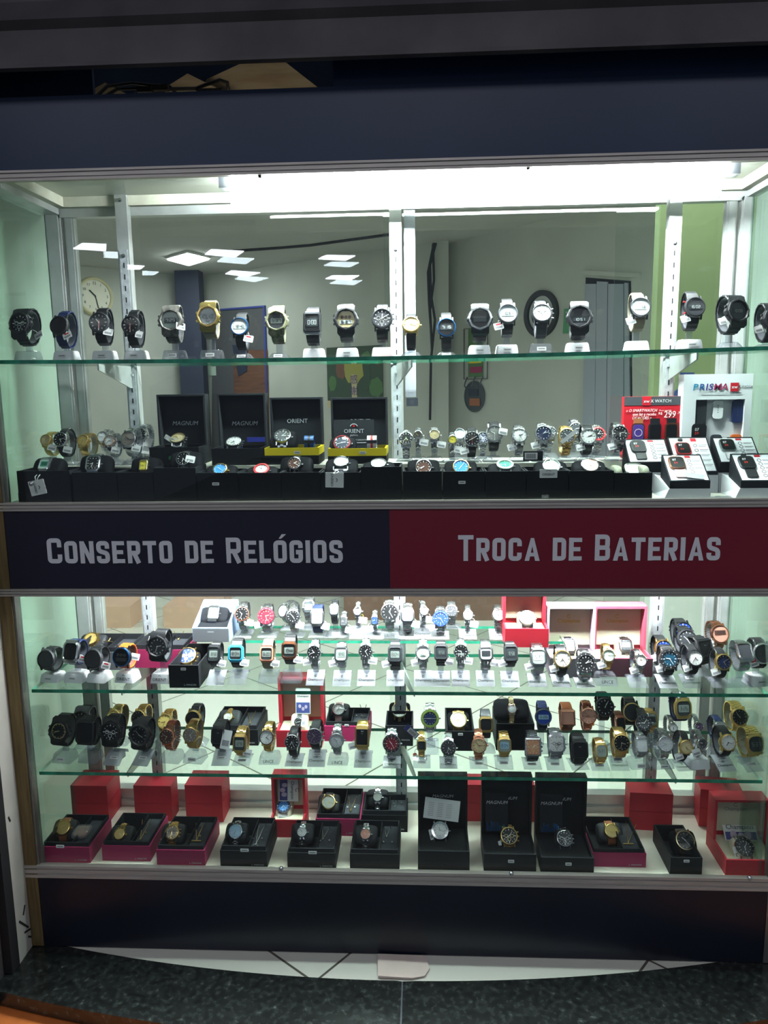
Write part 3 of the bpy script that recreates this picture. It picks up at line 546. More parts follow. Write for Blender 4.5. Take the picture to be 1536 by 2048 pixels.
# ------------------------------------------------------------------ watches
def ell(zh, a, b, y0, n):
    t0=math.asin(min(.96,zh/b)); P=[]
    for i in range(n+1):
        t=t0+(2*math.pi-2*t0)*i/n; y=y0+a*(math.cos(t0)-math.cos(t)); z=b*math.sin(t)
        nn=Vector((0,-math.cos(t)/a,math.sin(t)/b)).normalized(); P.append((Vector((0,y,z)),nn))
    return P
def along(P, step):               # resample by arc length
    o=[]; acc=0; nxt=step/2
    for (p,n),(q,m) in zip(P,P[1:]):
        l=(q-p).length
        while nxt<=acc+l:
            f=(nxt-acc)/l; o.append((p.lerp(q,f), n.lerp(m,f).normalized(), (q-p).normalized(), nxt)); nxt+=step
        acc+=l
    return o, acc
def strap_mesh(kind, w0, zh, a, b, y0):
    m=M(); P=ell(zh,a,b,y0,90); _,Lt=along(P,.05)
    wid=lambda s: w0*(1-.22*min(1,min(s,Lt-s)/(.45*Lt)))
    if kind=='link':
        pts,_=along(P,.0058)
        for i,(p,n,t,s) in enumerate(pts):
            w=wid(s)
            for x0,x1,dz,off in ((-.5,-.2,0,0),(-.185,.185,.0004,.0029),(.2,.5,0,0)):
                c=p+t*off*.9; l=.0025; lo=[];hi=[]
                for sx,st in ((x0,-l),(x1,-l),(x1,l),(x0,l)):
                    lo.append(Vector((sx*w,0,0))+c+t*st-n*.0024); hi.append(Vector((sx*w*.98,0,0))+c+t*st*.85+n*dz)
                m.hexa(lo,hi)
        return m
    th={'rubber':.0034,'leather':.0026,'mesh':.0016,'nylon':.002}[kind]; N=56 if kind=='rubber' else 40; P=ell(zh,a,b,y0,N); rs=[]; s=0
    for i,(p,n) in enumerate(P):
        if i: s+=(p-P[i-1][0]).length
        w=wid(s)/2; k=th*(1-.32*((i//2)%2)) if kind=='rubber' else th; e=min(w*.15,.0012)
        q=p-n*th
        rs.append([q+Vector((-w,0,0)),q+Vector((w,0,0)),q+n*(k*.6)+Vector((w,0,0)),q+n*k+Vector((w-e,0,0)),q+n*k+Vector((-w+e,0,0)),q+n*(k*.6)+Vector((-w,0,0))])
    m.rings(rs,0,True,True)
    if kind=='leather':           # keeper loop and buckle near the back
        for f,hh in ((.40,.0042),(.47,.0042)):
            p,n=P[int(N*f)]; t=(P[int(N*f)+1][0]-p).normalized(); w=wid(Lt*f)/2+.0008
            m.hexa([p+Vector((sx*w,0,0))+t*st-n*.0034 for sx,st in ((-1,-.002),(1,-.002),(1,.002),(-1,.002))],[p+Vector((sx*w,0,0))+t*st+n*.0012 for sx,st in ((-1,-.002),(1,-.002),(1,.002),(-1,.002))])
    return m
SEG={'0':'abcdef','1':'bc','2':'abged','3':'abgcd','4':'fgbc','5':'afgcd','6':'afgedc','7':'abc','8':'abcdefg','9':'abcfgd'}
def digits(m, s, w, h, y, cx=0, cz=0):
    n=sum(.35 if c==':' else 1 for c in s); dw=w/n; x=cx-w/2; t=dw*.13
    for c in s:
        if c==':':
            for k in (-1,1): m.box(x+dw*.17,y,cz+k*h*.2,t,.0003,t)
            x+=dw*.35; continue
        u=x+dw*.5; hw=dw*.33; g={'a':(0,h/2,1),'d':(0,-h/2,1),'g':(0,0,1),'f':(-hw,h/4,0),'b':(hw,h/4,0),'e':(-hw,-h/4,0),'c':(hw,-h/4,0)}
        for q in SEG.get(c,''):
            dx,dz,hz=g[q]; m.box(u+dx,y,cz+dz,2*hw if hz else t,.0003,t if hz else h/2)
        x+=dw
    return m
DG=('10:58','8:04','3:26','12:40','7:15','10:08','5:37')
def bump(k,a,p=4): return lambda t: 1+a*max(0,math.cos(k*t))**p
def make_watch(px,py,Y,d,spec,opts='',loc=None,box=None):
    """px,py: dial centre in the photo; Y: its depth; d: case width in photo pixels; returns parts info"""
    shape,case,dial,disp,strap,scol=spec.split(); O=dict(k.split('=') for k in opts.split()); g=lambda k,v: float(O.get(k,v))
    P=loc if loc is not None else at(px,py,Y); dd=d*mmpx(P)*(1.10 if shape=='shock' else 1.0); r=dd/2; asp=g('asp',1.25 if shape=='rect' else 1.0); hz=r*asp
    if shape=='shock': hz=r*1.12
    tilt=math.radians(g('tilt',24)); yaw=math.radians(g('yaw',0)*.5); roll=math.radians(g('roll',0))
    T=Matrix.Rotation(yaw,4,'Z')@Matrix.Rotation(-tilt,4,'X')@Matrix.Rotation(roll,4,'Y')
    bez=O.get('bz',case); mk=O.get('mk','lum'); parts=[]
    add=lambda m,n,ma,pa=None: parts.append((m,n,ma,pa))
    c=M(); lw=(.56 if shape!='rect' else .74)*dd if strap!='link' else (.52 if shape!='rect' else .7)*dd
    if shape=='shock': lw=.58*dd
    lw=max(lw,.008); lw=g('lw',lw/dd)*dd; sl=lw/2; th=min(.010,.3*dd+.003)
    rim=.80
    if shape in ('round','shock','diver'):
        f=bump(4,.10) if shape=='shock' else None
        if shape=='shock':
            c.lathe([(r*.6,th),(r*.93,th*.9),(r,th*.3),(r*.98,-.001),(r*.80,-.0035)],n=48,cap0=True,f=f)
            for sz in (-1,1): c.hexa([(-sl,.004,sz*hz*1.18),(sl,.004,sz*hz*1.18),(sl,.008,sz*hz*.6),(-sl,.008,sz*hz*.6)],[(-sl*1.25,-.0005,sz*hz*1.02),(sl*1.25,-.0005,sz*hz*1.02),(sl*1.25,-.003,sz*hz*.6),(-sl*1.25,-.003,sz*hz*.6)])
            b=M().lathe([(r*.92,-.002),(r*.90,-.0058),(r*.79,-.0062),(r*.72,-.003)],n=48,f=bump(8,.05)); rim=.73
            for a in (20,-20,160,200):
                q=math.radians(a); c.add(M().box(0,0,0,.005,.004,.004).xf(Matrix.Translation((r*1.02*math.cos(q),.002,r*1.02*math.sin(q)))@Matrix.Rotation(-q,4,'Y')).v,[(0,2,3,1),(4,5,7,6),(0,1,5,4),(2,6,7,3),(0,4,6,2),(1,3,7,5)])
        else:
            c.lathe([(r*.6,th),(r*.92,th*.85),(r,th*.4),(r,.001),(r*.965,-.0012),(r*.9,-.0014)],n=40,cap0=True)
            for sz in (-1,1):
                for sx in (-1,1): x0,x1=sx*sl*1.02,sx*(sl*1.02+r*.13); c.hexa([(x0,.008,sz*r*1.14),(x1,.008,sz*r*1.14),(x1,.008,sz*r*.7),(x0,.008,sz*r*.7)],[(x0,.0045,sz*r*1.14),(x1,.0045,sz*r*1.14),(x1,.0005,sz*r*.72),(x0,.0005,sz*r*.72)])
            w_=.70 if shape=='diver' else .84
            b=M().lathe([(r*.965,-.0012),(r*.94,-.0030),(r*(w_+.02),-.0034),(r*w_,-.0014)],n=40,f=bump(30,.012,1) if shape=='diver' else None); rim=w_
        add(c,'case',case); add(b,'bezel',bez)
        if shape=='diver':
            k=M()
            for i in range(12): k.add(M().box(0,-.0034,r*.82,r*.035,.0006,r*(.12 if i%3==0 else .07)).xf(Matrix.Rotation(i*math.pi/6,4,'Y')).v,[(0,2,3,1),(4,5,7,6),(0,1,5,4),(2,6,7,3),(0,4,6,2),(1,3,7,5)])
            add(k,'bezel_marks',mk,'bezel')
        add(M().lathe([(r*rim,-.0013)],n=36,cap0=True),'dial',dial)
        add(M().lathe([(r*rim,-.0030),(r*rim*.6,-.0034),(r*rim*.2,-.0036)],n=32,cap1=True),'crystal','crystal')
    else:
        rc=g('rc',.22)*dd; o=rr(dd,2*hz,rc); o2=rr(dd*.94,2*hz*.96,rc*.9); o3=rr(dd*.78,2*hz*.80,rc*.7); o4=rr(dd*.74,2*hz*.77,rc*.65)
        c.outl([(rr(dd*.8,2*hz*.85,rc*.8),th),(o,th*.55),(o,.001),(o2,-.0016)],cap0=True)
        for sz in (-1,1): c.hexa([(-sl,.003,sz*hz*1.14),(sl,.003,sz*hz*1.14),(sl,.008,sz*hz*.8),(-sl,.008,sz*hz*.8)],[(-sl,.0005,sz*hz*1.1),(sl,.0005,sz*hz*1.1),(sl,-.001,sz*hz*.85),(-sl,-.001,sz*hz*.85)])
        add(c,'case',case); add(M().outl([(o2,-.0016),(o3,-.0026),(o4,-.0014)]),'bezel',bez); add(M().outl([(o4,-.0013)],cap0=True),'dial',dial)
        add(M().outl([(o4,-.0024),(rr(dd*.6,2*hz*.62,rc*.6),-.0028)],cap1=True),'crystal','crystal')
    R_=r*rim if shape!='rect' else r*.72; Z_=R_ if shape!='rect' else hz*.74
    if disp in ('ana','chrono','anadig'):
        k=M()
        for i in range(12):
            a=math.radians(30*i); s_=Matrix.Rotation(a,4,'Y'); L=.2 if i%3==0 else .13
            if shape=='rect': sc=1/max(abs(math.sin(a))/R_,abs(math.cos(a))/Z_); v=M().box(0,-.0016,sc*.82,R_*.07,.0006,R_*L)
            else: v=M().box(0,-.0016,R_*.80,R_*(.09 if i%3==0 else .06),.0006,R_*L)
            k.add(v.xf(s_).v,[(0,2,3,1),(4,5,7,6),(0,1,5,4),(2,6,7,3),(0,4,6,2),(1,3,7,5)])
        add(k,'hour_markers',mk,'dial'); k=M(); q0=random.Random(int(px*7+py)); m0=q0.choice((40,60,75,105,130,150,165,195,220,250,290,315)); h0=q0.randrange(12)*30+m0/12; hh=g('h',h0); mi=g('m',m0)
        for deg,l,w in ((hh,.52,.075),(mi,.76,.05)): v=M().box(0,-.0021,R_*l*.42,R_*w,.0005,R_*l*1.16); k.add(v.xf(Matrix.Rotation(math.radians(deg),4,'Y')).v,[(0,2,3,1),(4,5,7,6),(0,1,5,4),(2,6,7,3),(0,4,6,2),(1,3,7,5)])
        k.lathe([(R_*.07,-.0018),(R_*.07,-.0026)],n=10,cap1=True); add(k,'hands',O.get('hc',mk),'dial')
        if 'sec' in O: v=M().box(0,-.0026,-R_*.25,R_*.035,.0004,R_*1.0); add(v,'second_hand',O['sec'],'dial')
    if disp in ('chrono',):
        k=M()
        for x,z in ((-.4,0),(.4,0),(0,-.42)): q=M().lathe([(R_*.24,-.0015),(R_*.24,-.0018),(R_*.19,-.0018),(R_*.18,-.0015)],n=20).xf(Matrix.Translation((R_*x,0,Z_*z))); k.add(q.v,q.f)
        add(k,'subdials',O.get('sub','d_silver'),'dial')
        if 'subf' in O:
            k=M()
            for x,z in ((-.4,0),(.4,0),(0,-.42)): q=M().lathe([(R_*.20,-.0016)],n=20,cap0=True).xf(Matrix.Translation((R_*x,0,Z_*z))); k.add(q.v,q.f)
            add(k,'subdial_faces',O['subf'],'dial')
    if disp in ('dig','anadig'):
        sw,sh=(R_*1.42,Z_*.62) if shape!='rect' else (R_*1.66,Z_*1.05); cz=0 if disp=='dig' else -Z_*.42
        if disp=='anadig': sw*=.7; sh*=.5
        if 'cz' in O: cz=g('cz',0)*Z_
        add(M().prism(rr(sw,sh,sh*.12),-.0018,-.0012).xf(Matrix.Translation((0,0,cz))),'lcd_panel',O.get('lcd','d_lcd'),'dial')
        add(digits(M(),O.get('dg',DG[int(px)%len(DG)]),sw*.82,sh*.5,-.0021,0,cz),'digits',O.get('dgc','ink'),'dial')
    if disp=='dig3':              # three small round eyes above a digital line
        k=M()
        for x in (-.42,0,.42): q=M().lathe([(R_*.19,-.0016),(R_*.19,-.0019),(R_*.1,-.0019)],n=16,cap1=True).xf(Matrix.Translation((R_*x,0,R_*.25))); k.add(q.v,q.f)
        add(k,'eyes',O.get('sub','d_dkgrey'),'dial'); add(M().prism(rr(R_*1.4,R_*.42,R_*.06),-.0018,-.0012).xf(Matrix.Translation((0,0,-R_*.3))),'lcd_panel',O.get('lcd','d_lcd'),'dial'); add(digits(M(),O.get('dg',DG[int(px)%len(DG)]),R_*1.15,R_*.26,-.0021,0,-R_*.3),'digits',O.get('dgc','ink'),'dial')
    if 'ring' in O: add(M().lathe([(R_*.98,-.0014),(R_*.98,-.0019),(R_*.86,-.0019),(R_*.86,-.0014)],n=32),'dial_ring',O['ring'],'dial')
    if disp=='logo': add(M().box(0,-.0016,Z_*.45,R_*.35,.0004,R_*.06),'logo_mark','greyink','dial')
    if disp=='ring': add(M().lathe([(R_*.9,-.0014),(R_*.9,-.0017),(R_*.84,-.0017)],n=32),'dial_ring',mk,'dial')
    if disp in ('ana','chrono','anadig') or 'crown' in O:
        k=M().tube([(r*1.0,.004,0),(r*1.0+.0032,.004,0)],.0018,n=10)
        if disp=='chrono':
            for s_ in (-1,1): k.tube([(r*.9,.004,s_*r*.45),(r*.98+.003,.004,s_*r*.48)],.0015,n=8)
        add(k,'crown',O.get('crown',case if case in ('steel','gold','rose','copper','gun') else 'gun'))
    if 'btn' in O:
        k=M()
        for a in (150,210): q=math.radians(a); k.tube([(r*1.0*math.cos(q),.003,r*1.0*math.sin(q)),((r*1.0+.004)*math.cos(q),.003,(r+.004)*math.sin(q))],.0018,n=8)
        add(k,'side_buttons',O['btn'])
    big=dd>.030; a_=g('a',.027 if big else .024); b_=max(g('b',(.039 if Y==.078 else .036 if shape=='shock' else .032) if big else .027),hz*1.06+.001)
    sm=strap_mesh(strap,lw,hz*.93,a_,b_,.0055); add(sm,'strap',scol)
    t0=math.asin(min(.96,hz*.93/b_)); ctr=Vector((0,.0055+a_*math.cos(t0),0))
    if 'band' in O: add(M().box(0,0,0,1,1,1) if 0 else strap_mesh('nylon',lw*.4,hz*.93,a_+.0004,b_+.0004,.0055),'strap_stripe',O['band'],'strap')
    zmin=min((T@Vector(v)).z for v in sm.v); low=[T@Vector(v) for v in sm.v]; low=[v for v in low if v.z<zmin+.002]; lx=sum(v.x for v in low)/len(low); ly=sum(v.y for v in low)/len(low)
    base=P+Vector((lx,ly,zmin)); off=Matrix.Translation(P-base)
    root=thing(O.get('name','wristwatch'),base,None,'watch'); made={}
    for m,n,ma,pa in parts:
        made[n]=m.xf(off@T).build(n,ma,made[pa] if pa else root)
    if 'tag' in O:                # paper price tag tied to the strap
        s_=-1 if O['tag'][0]=='l' else 1; tw,thh=g('tw',19)*.001,g('th',14)*.001; dx=s_*(lw/2+g('tx',7)*.001); dz=g('tz',-19)*.001
        Tt=Matrix.Translation((dx,g('ty',-3)*.001,dz))@Matrix.Rotation(math.radians(g('tr',12)*s_),4,'Y')@Matrix.Rotation(math.radians(g('tyaw',8)),4,'Z')@Matrix.Rotation(-.35,4,'X')
        k=M().prism(rr(tw,thh,.0015,2),-.0004,.0004); k.box(0,-.0006,-thh*.18,tw*.72,.0002,thh*.3,1); 
        if 'tred' in O: k.box(0,-.0006,thh*.25,tw*.5,.0002,thh*.22,2)
        Tl=off@Matrix.Rotation(yaw,4,'Z')
        tg=k.xf(Tl@Tt).build('price_tag',[O.get('tcol','paper'),'greyink','redink'],root,smooth=False)
        e=Tt@Vector((0,-.0005,thh*.45)); st=[Vector((s_*lw*.35,-.001+ctr.y*.4,-b_*.55)),Vector((s_*(lw/2+.008),-.001,(e.z-b_*.5)/2+.012)),e]
        q=[]; 
        for i in range(9): t=i/8; q.append((1-t)**2*st[0]+2*t*(1-t)*st[1]+t*t*st[2])
        M().tube(q,.0006,n=5).xf(Tl).build('tag_string',O.get('tstr','string'),tg)
    info=dict(root=root,P=P,T=T,a=a_,b=b_,ctr=ctr,hz=hz,lw=lw,base=base,zmin=base.z,r=r)
    return info
def clip_mesh(I):
    m=M(); a,b=I['a']*.84-.001,I['b']*.84-.001; w=I['lw']*.30; rs=[]
    for i in range(29):
        t=math.radians(62+ (360-124)*i/28); y=I['ctr'].y-a*math.cos(t); z=b*math.sin(t); n=Vector((0,-math.cos(t)/a,math.sin(t)/b)).normalized(); p=Vector((0,y,z))
        rs.append([p+Vector((-w,0,0)),p+Vector((w,0,0)),p+Vector((w,0,0))+n*.0014,p+Vector((-w,0,0))+n*.0014])
    return m.rings(rs,0,True,True).xf(Matrix.Translation(I['P']-I['base'])@I['T'])
def make_stand(I, kind, zs, lab, text=None, yaw=0., grp=None, dy=0., price=None):
    b=I['base']; h=b.z-zs; root=thing('watch_stand',(b.x,b.y+dy,zs+.0002),lab,'stand',grp,math.radians(yaw))
    Rb=Matrix.Rotation(-math.radians(yaw),4,'Z'); hb=min(.020,max(.006,h-.003))
    if kind in ('white','pink','block','low'):
        w,dp=(.045,.040); w2,d2=(.040,.033)
        if kind=='low': hb=min(hb,.012); w2,d2=.030,.024
        mat_={'white':'whiteplastic','pink':'pinkplastic','block':'acrylic','low':'acrylic'}[kind]
        o1=rr(w,dp,.004,3); o2=rr(w2,d2,.004,3); o3=rr(w2-.004,d2-.004,.003,3)
        m=M().rings([[(x,y-.004,0) for x,y in o1],[(x,y-.004,hb*.85) for x,y in o2],[(x,y-.004,hb) for x,y in o3]],0,True,True); m.build('base',mat_,root)
        fy=-.004-(dp+d2)/4-.0008; sl=math.atan2((dp-d2)/2,hb*.85)
        Tf=Tm(0,fy,hb*.42,-sl)
    else:                         # bent sheet with a sloping front face
        w=.038; mat_='frost' if kind=='ramp' else 'acrylic'; t_=.0022
        pr=[(-.031,0),(-.028,.0012),(.003,hb*.93),(.009,hb),(.015,hb*.9),(.018,hb*.55)]
        rs=[]
        for i,(y,z) in enumerate(pr):
            a=pr[max(0,i-1)];c=pr[min(len(pr)-1,i+1)]; n=Vector((0,-(c[1]-a[1]),c[0]-a[0])).normalized()
            rs.append([Vector((-w/2,y,z)),Vector((w/2,y,z)),Vector((w/2,y,z))-n*t_,Vector((-w/2,y,z))-n*t_])
        for r_ in rs:
            for v in r_: v.z=max(v.z,0)
        M().rings(rs,0,True,True).build('base',mat_,root)
        M().b2(-.012,.012,.004,.016,0,hb*.93-t_).build('foot',mat_,root)
        sl=math.atan2(hb*.93,.031); Tf=Tm(0,-.0145,hb*.45,-(math.pi/2-sl))
    if text:
        m=addtext(M(),text,.0085 if len(text)>6 else .0092,Tf@Tm(0,-.0005,-.003 if kind in('ramp','sheet') else 0),sx=.95); m.build('lettering','ink',root,smooth=False)
        if text in ('Champion','ORIENT'):
            e=M().tube([(.0025*math.cos(math.radians(a)),-.0006,.0072+.0022*math.sin(math.radians(a))) for a in (range(40,330,24) if text=='Champion' else range(0,190,20))],.0005,n=4).xf(Tf); e.build('emblem','ink',root)
    if price:
        k=M().box(0,-.0007,0,.018,.0003,.0075); k.box(0,-.0009,0,.013,.0002,.0025,1); k.xf(Tf@Tm(*price)).build('price_sticker',['paper','greyink'],root,smooth=False)
    z0=hb-.0005 if kind not in('ramp','sheet') else hb-.001
    if h>z0+.0004: M().b2(-.006,.006,-.003-dy,.003-dy,z0,h-.0001).build('neck','acrylic',root)
    M_=clip_mesh(I); M_.xf(Rb@Matrix.Translation((0,-dy,h))).build('clip','acrylic',root)
    return root

# ------------------------------------------------------------------ boxes
def cushion(mb, w, dpt, hgt, T, m=0):
    n,k=20,11; rs=[]; se=lambda v,e: math.copysign(abs(v)**e,v)
    for j in range(1,k):
        ph=-math.pi/2+math.pi*j/k; rs_=[]
        for i in range(n):
            t=2*math.pi*i/n; cx=se(math.cos(ph),.35)
            rs_.append(T@Vector((w/2*se(math.sin(ph),.45), dpt/2*cx*se(math.cos(t),.7), hgt/2*cx*se(math.sin(t),.7))))
        rs.append(rs_)
    mb.rings(rs,m,True,True); return mb
class Box:
    def __init__(s,name,lab,xl,xr,yb,yt,z,ytb=None,Y=None,d=None,yaw=None,cat='box',grp=None):
        if Y is None: a=atz(xl,yb,z); b=atz(xr,yb,z)
        else: a=at(xl,yb,Y); b=at(xr,yb,Y); a.z=b.z=z
        s.yaw=math.atan2(b.y-a.y,b.x-a.x) if yaw is None else math.radians(yaw)
        if yaw is None and abs(s.yaw)<math.radians(2.2): s.yaw=0
        c=(a+b)/2; s.w=(b-a).length; s.z=z; s.c=Vector((c.x,c.y,z+.0003))
        s.h=max(.012,at((xl+xr)/2,yt,c.y).z-z); s.d=d if d else max(.03,atz((xl+xr)/2,ytb,z+s.h).y-c.y)
        s.d=min(s.d,(.2365 if any(a.x-.02<u<b.x+.02 for u in (-.653,-.058,.531)) else .2605)-c.y)
        s.root=thing(name,s.c,lab,cat,grp,s.yaw); s.MW=Matrix.Translation(s.c)@Matrix.Rotation(s.yaw,4,'Z'); s.inv=s.MW.inverted()
    def part(s,m,n,ma,pa=None,**k): return m.build(n,ma,pa or s.root,**k)
    def walls(s,z0,z1,t=.003,inset=0.,bottom=True):
        w,d=s.w/2-inset,s.d-inset; m=M(); i=inset
        m.b2(-w,w,i,i+t,z0,z1).b2(-w,w,d-t,d,z0,z1).b2(-w,-w+t,i+t,d-t,z0,z1).b2(w-t,w,i+t,d-t,z0,z1)
        if bottom: m.b2(-w+t,w-t,i+t,d-t,z0,z0+.002)
        return m
    def sticker(s,x,z,w=.014,h=.006,name='price_sticker',mats=('paper','greyink')):
        k=M().prism(rr(w,h,.0012,2),-.0006,-.0001); k.box(0,-.0008,0,w*.7,.0002,h*.35,1); s.part(k.xf(Matrix.Translation((x,0,z))),name,list(mats),smooth=False)
    def text(s,t,x,z,size,ma,name='lettering',y=-.0005,parent=None,T=None,**k):
        s.part(addtext(M(),t,size,T or Tm(x,y,z),**k),name,ma,parent,smooth=False)
    def pillow(s,I,w,ma='pillowgrey',x=None):
        W=s.inv@Matrix.Translation(I['P'])@I['T']@Matrix.Translation(I['ctr'])
        s.part(cushion(M(),w,2*I['a']*.86,2*(I['b']*.98-.003),W),'cushion',ma)
    def world(s,px,py,dz=-.006): return atz(px,py,s.z+s.h+dz)
def double_box(lab,geo,z,shell,split=.60,ytext=True,tag_=None):
    b=Box('jewellery_box',lab,*geo[:4],z,ytb=geo[4],grp=None); w,d,h=b.w,b.d,b.h
    hs=h*.80; m=b.walls(0,hs,.003); b.part(m,'shell',shell,smooth=False)
    b.part(b.walls(.002,h,.0025,.0031),'inner_tray','boxinner',smooth=False)
    xd=-w/2+split*w; b.part(M().b2(xd-.001,xd+.001,.006,d-.006,.004,h-.002),'divider','boxblack',smooth=False)
    b.part(M().b2(xd+.0012,w/2-.0062,.0062,d-.0062,.004,h-.013),'jewel_pad','padgrey',smooth=False)
    if ytext: b.text('L. MANCINI',w*.3,h*.14,.0052,'silverink')
    b.xd=xd; b.sh=shell; return b
def tray(lab,xl,xr,yt,Y,z,d=.078,yb=998,ma='boxblack',inner='boxinner'):
    b=Box('watch_box',lab,xl,xr,yb,yt,z,Y=Y,d=d,yaw=0); b.part(b.walls(0,b.h,.003),'shell',ma,smooth=False); b.part(b.walls(.0025,b.h-.004,.002,.0032),'lining',inner,smooth=False)
    b.part(M().b2(-b.w/2-.0006,b.w/2+.0006,-.0006,b.d+.0006,.001,b.h*.32),'foot_band',ma,smooth=False)
    return b
def hinged(lab,geo,z,shell,lining,lidtop,liddepth=.03,Y=None,d=None,yaw=None,text=None,tink='silverink',tsize=.012,tz=.62,shear=0.,rim=None,name='watch_box',pad='boxinner'):
    b=Box(name,lab,*geo[:4],z,ytb=(geo[4] if len(geo)>4 else None),Y=Y,d=d,yaw=yaw); w,d,h=b.w,b.d,b.h; t=.004
    b.part(b.walls(0,h if not rim else h-.016,t),'base_shell',shell,smooth=False)
    if rim: b.part(b.walls(h-.016,h,t,bottom=False),'rim_band',rim,smooth=False)
    b.part(M().b2(-w/2+t,w/2-t,t,d-t,.003,h-.010),'inner_pad',pad,smooth=False)
    cx=(geo[0]+geo[1])/2; yb_=b.c.y+d; H=max(.04,at(cx,lidtop,yb_).z-z-h); b.H=H
    m=M().b2(-w/2,w/2,d-.004,d,h+.0006,h+H); k=.0055 if liddepth>.033 else .004
    m.b2(-w/2,-w/2+k,d-liddepth,d-.004,h+.0006,h+H).b2(w/2-k,w/2,d-liddepth,d-.004,h+.0006,h+H).b2(-w/2+k,w/2-k,d-liddepth,d-.004,h+H-k,h+H)
    lid=b.part(m,'lid',shell,smooth=False)
    b.part(M().b2(-w/2+k+.0002,w/2-k-.0002,d-.0075,d-.0042,h+.002,h+H-k-.0002),'lid_lining',lining,lid,smooth=False); b.ly=d-.0078
    if text: b.text(text,0,h+H*tz,tsize,tink,'lid_lettering',b.ly,lid,shear=shear)
    if text=='Champion':
        b.part(M().tube([(.0045*math.cos(math.radians(a)),b.ly-.0004,h+H*tz+.0105+.0036*math.sin(math.radians(a))) for a in range(40,330,20)],.0006,n=4),'emblem',tink,lid)
    b.lid=lid; return b
def closed_box(lab,geo,z,ma='boxred',yaw=None,d=None,Y=None):
    b=Box('gift_box',lab,*geo[:4],z,ytb=geo[4],yaw=yaw,d=d,Y=Y); w,d,h=b.w,b.d,b.h
    b.part(M().b2(-w/2,w/2,0,d,0,h*.5),'base',ma,smooth=False); b.part(M().b2(-w/2,w/2,0,d,h*.5+.0008,h),'lid',ma,smooth=False); b.part(M().b2(-w/2+.001,w/2-.001,.001,d-.001,h*.5,h*.5+.0008),'seam','dark',smooth=False)
    return b
def necklace(b,a,c,p,lab,metal='gold',pend='ball',ear=(),elab=None):
    z=b.z+b.h-.012; A=atz(*a,z);C=atz(*c,z);Q=atz(*p,z); o=thing('necklace',Q,lab,'necklace'); m=M()
    for E in (A,C):
        q=[Q.lerp(E,i/8)-Q+Vector((0,0,.0012+.0010*math.sin(math.pi*i/8))) for i in range(9)]; m.tube(q,.0007,n=5)
        for i in range(1,16): v=Q.lerp(E,i/16)-Q; m.ball((v.x,v.y,.0016),.0011,n=5)
    m.build('chain',metal,o); k=M()
    if pend=='ball': k.ball((0,-.001,.0022),.0026,n=8)
    elif pend=='ring': k.tube([(.005*math.cos(t*math.pi/8),-.005+.005*math.sin(t*math.pi/8),.0018) for t in range(16)],.0016,n=6,closed=True)
    elif pend=='cross': k.box(0,-.003,.0015,.0018,.009,.0016); k.box(0,-.002,.0015,.007,.0018,.0016)
    elif pend=='heart': k.tube([(.0055*s*abs(math.sin(t))*.9,-.005+.005*math.cos(t),.0018) for s,t in [(1 if i<12 else -1,math.pi*i/12) for i in range(24)]],.0010,n=5,closed=True)
    elif pend=='bar': k.box(0,-.002,.0016,.022,.003,.0016)
    k.build('pendant',metal,o)
    for e,el in zip(ear,elab or []):
        E=atz(*e,z); tag(M().ball((0,0,.0022),.0024,n=8).build('earring',metal if metal!='gold' or 'pearl' not in el else 'whiteplastic'),el,'earring').location=E
    return o
# ------------------------------------------------------------------ upper shelf: watches on stands
SN={'white':'white plastic stand','pink':'pinkish white plastic stand','block':'clear acrylic block stand','low':'low clear acrylic stand','ramp':'frosted sloping acrylic stand','sheet':'clear bent acrylic stand'}
def row(rows, Y, zs, where, ybase=None):
    for r in rows:
        px,py,d,spec,opts,core,kind=r[:7]; ex=r[7] if len(r)>7 else {}
        y=ex.get('Y',Y); z=zs(at(px,py,y).x) if callable(zs) else ex.get('z',zs)
        I=make_watch(px,py,y,d,spec,opts)
        if I['zmin']<z+.008:       # keep the strap clear of the shelf
            pass
        lab=core if not where else core+' '+where
        tag(I['root'],lab,None,ex.get('grp','watches on stands '+ex.get('where',where)) )
        if kind: make_stand(I,kind,z,SN[kind]+' under the '+core,text=ex.get('t'),yaw=ex.get('syaw',0),grp='watch stands '+where,price=ex.get('p'))
PR=(0,0,.0015)
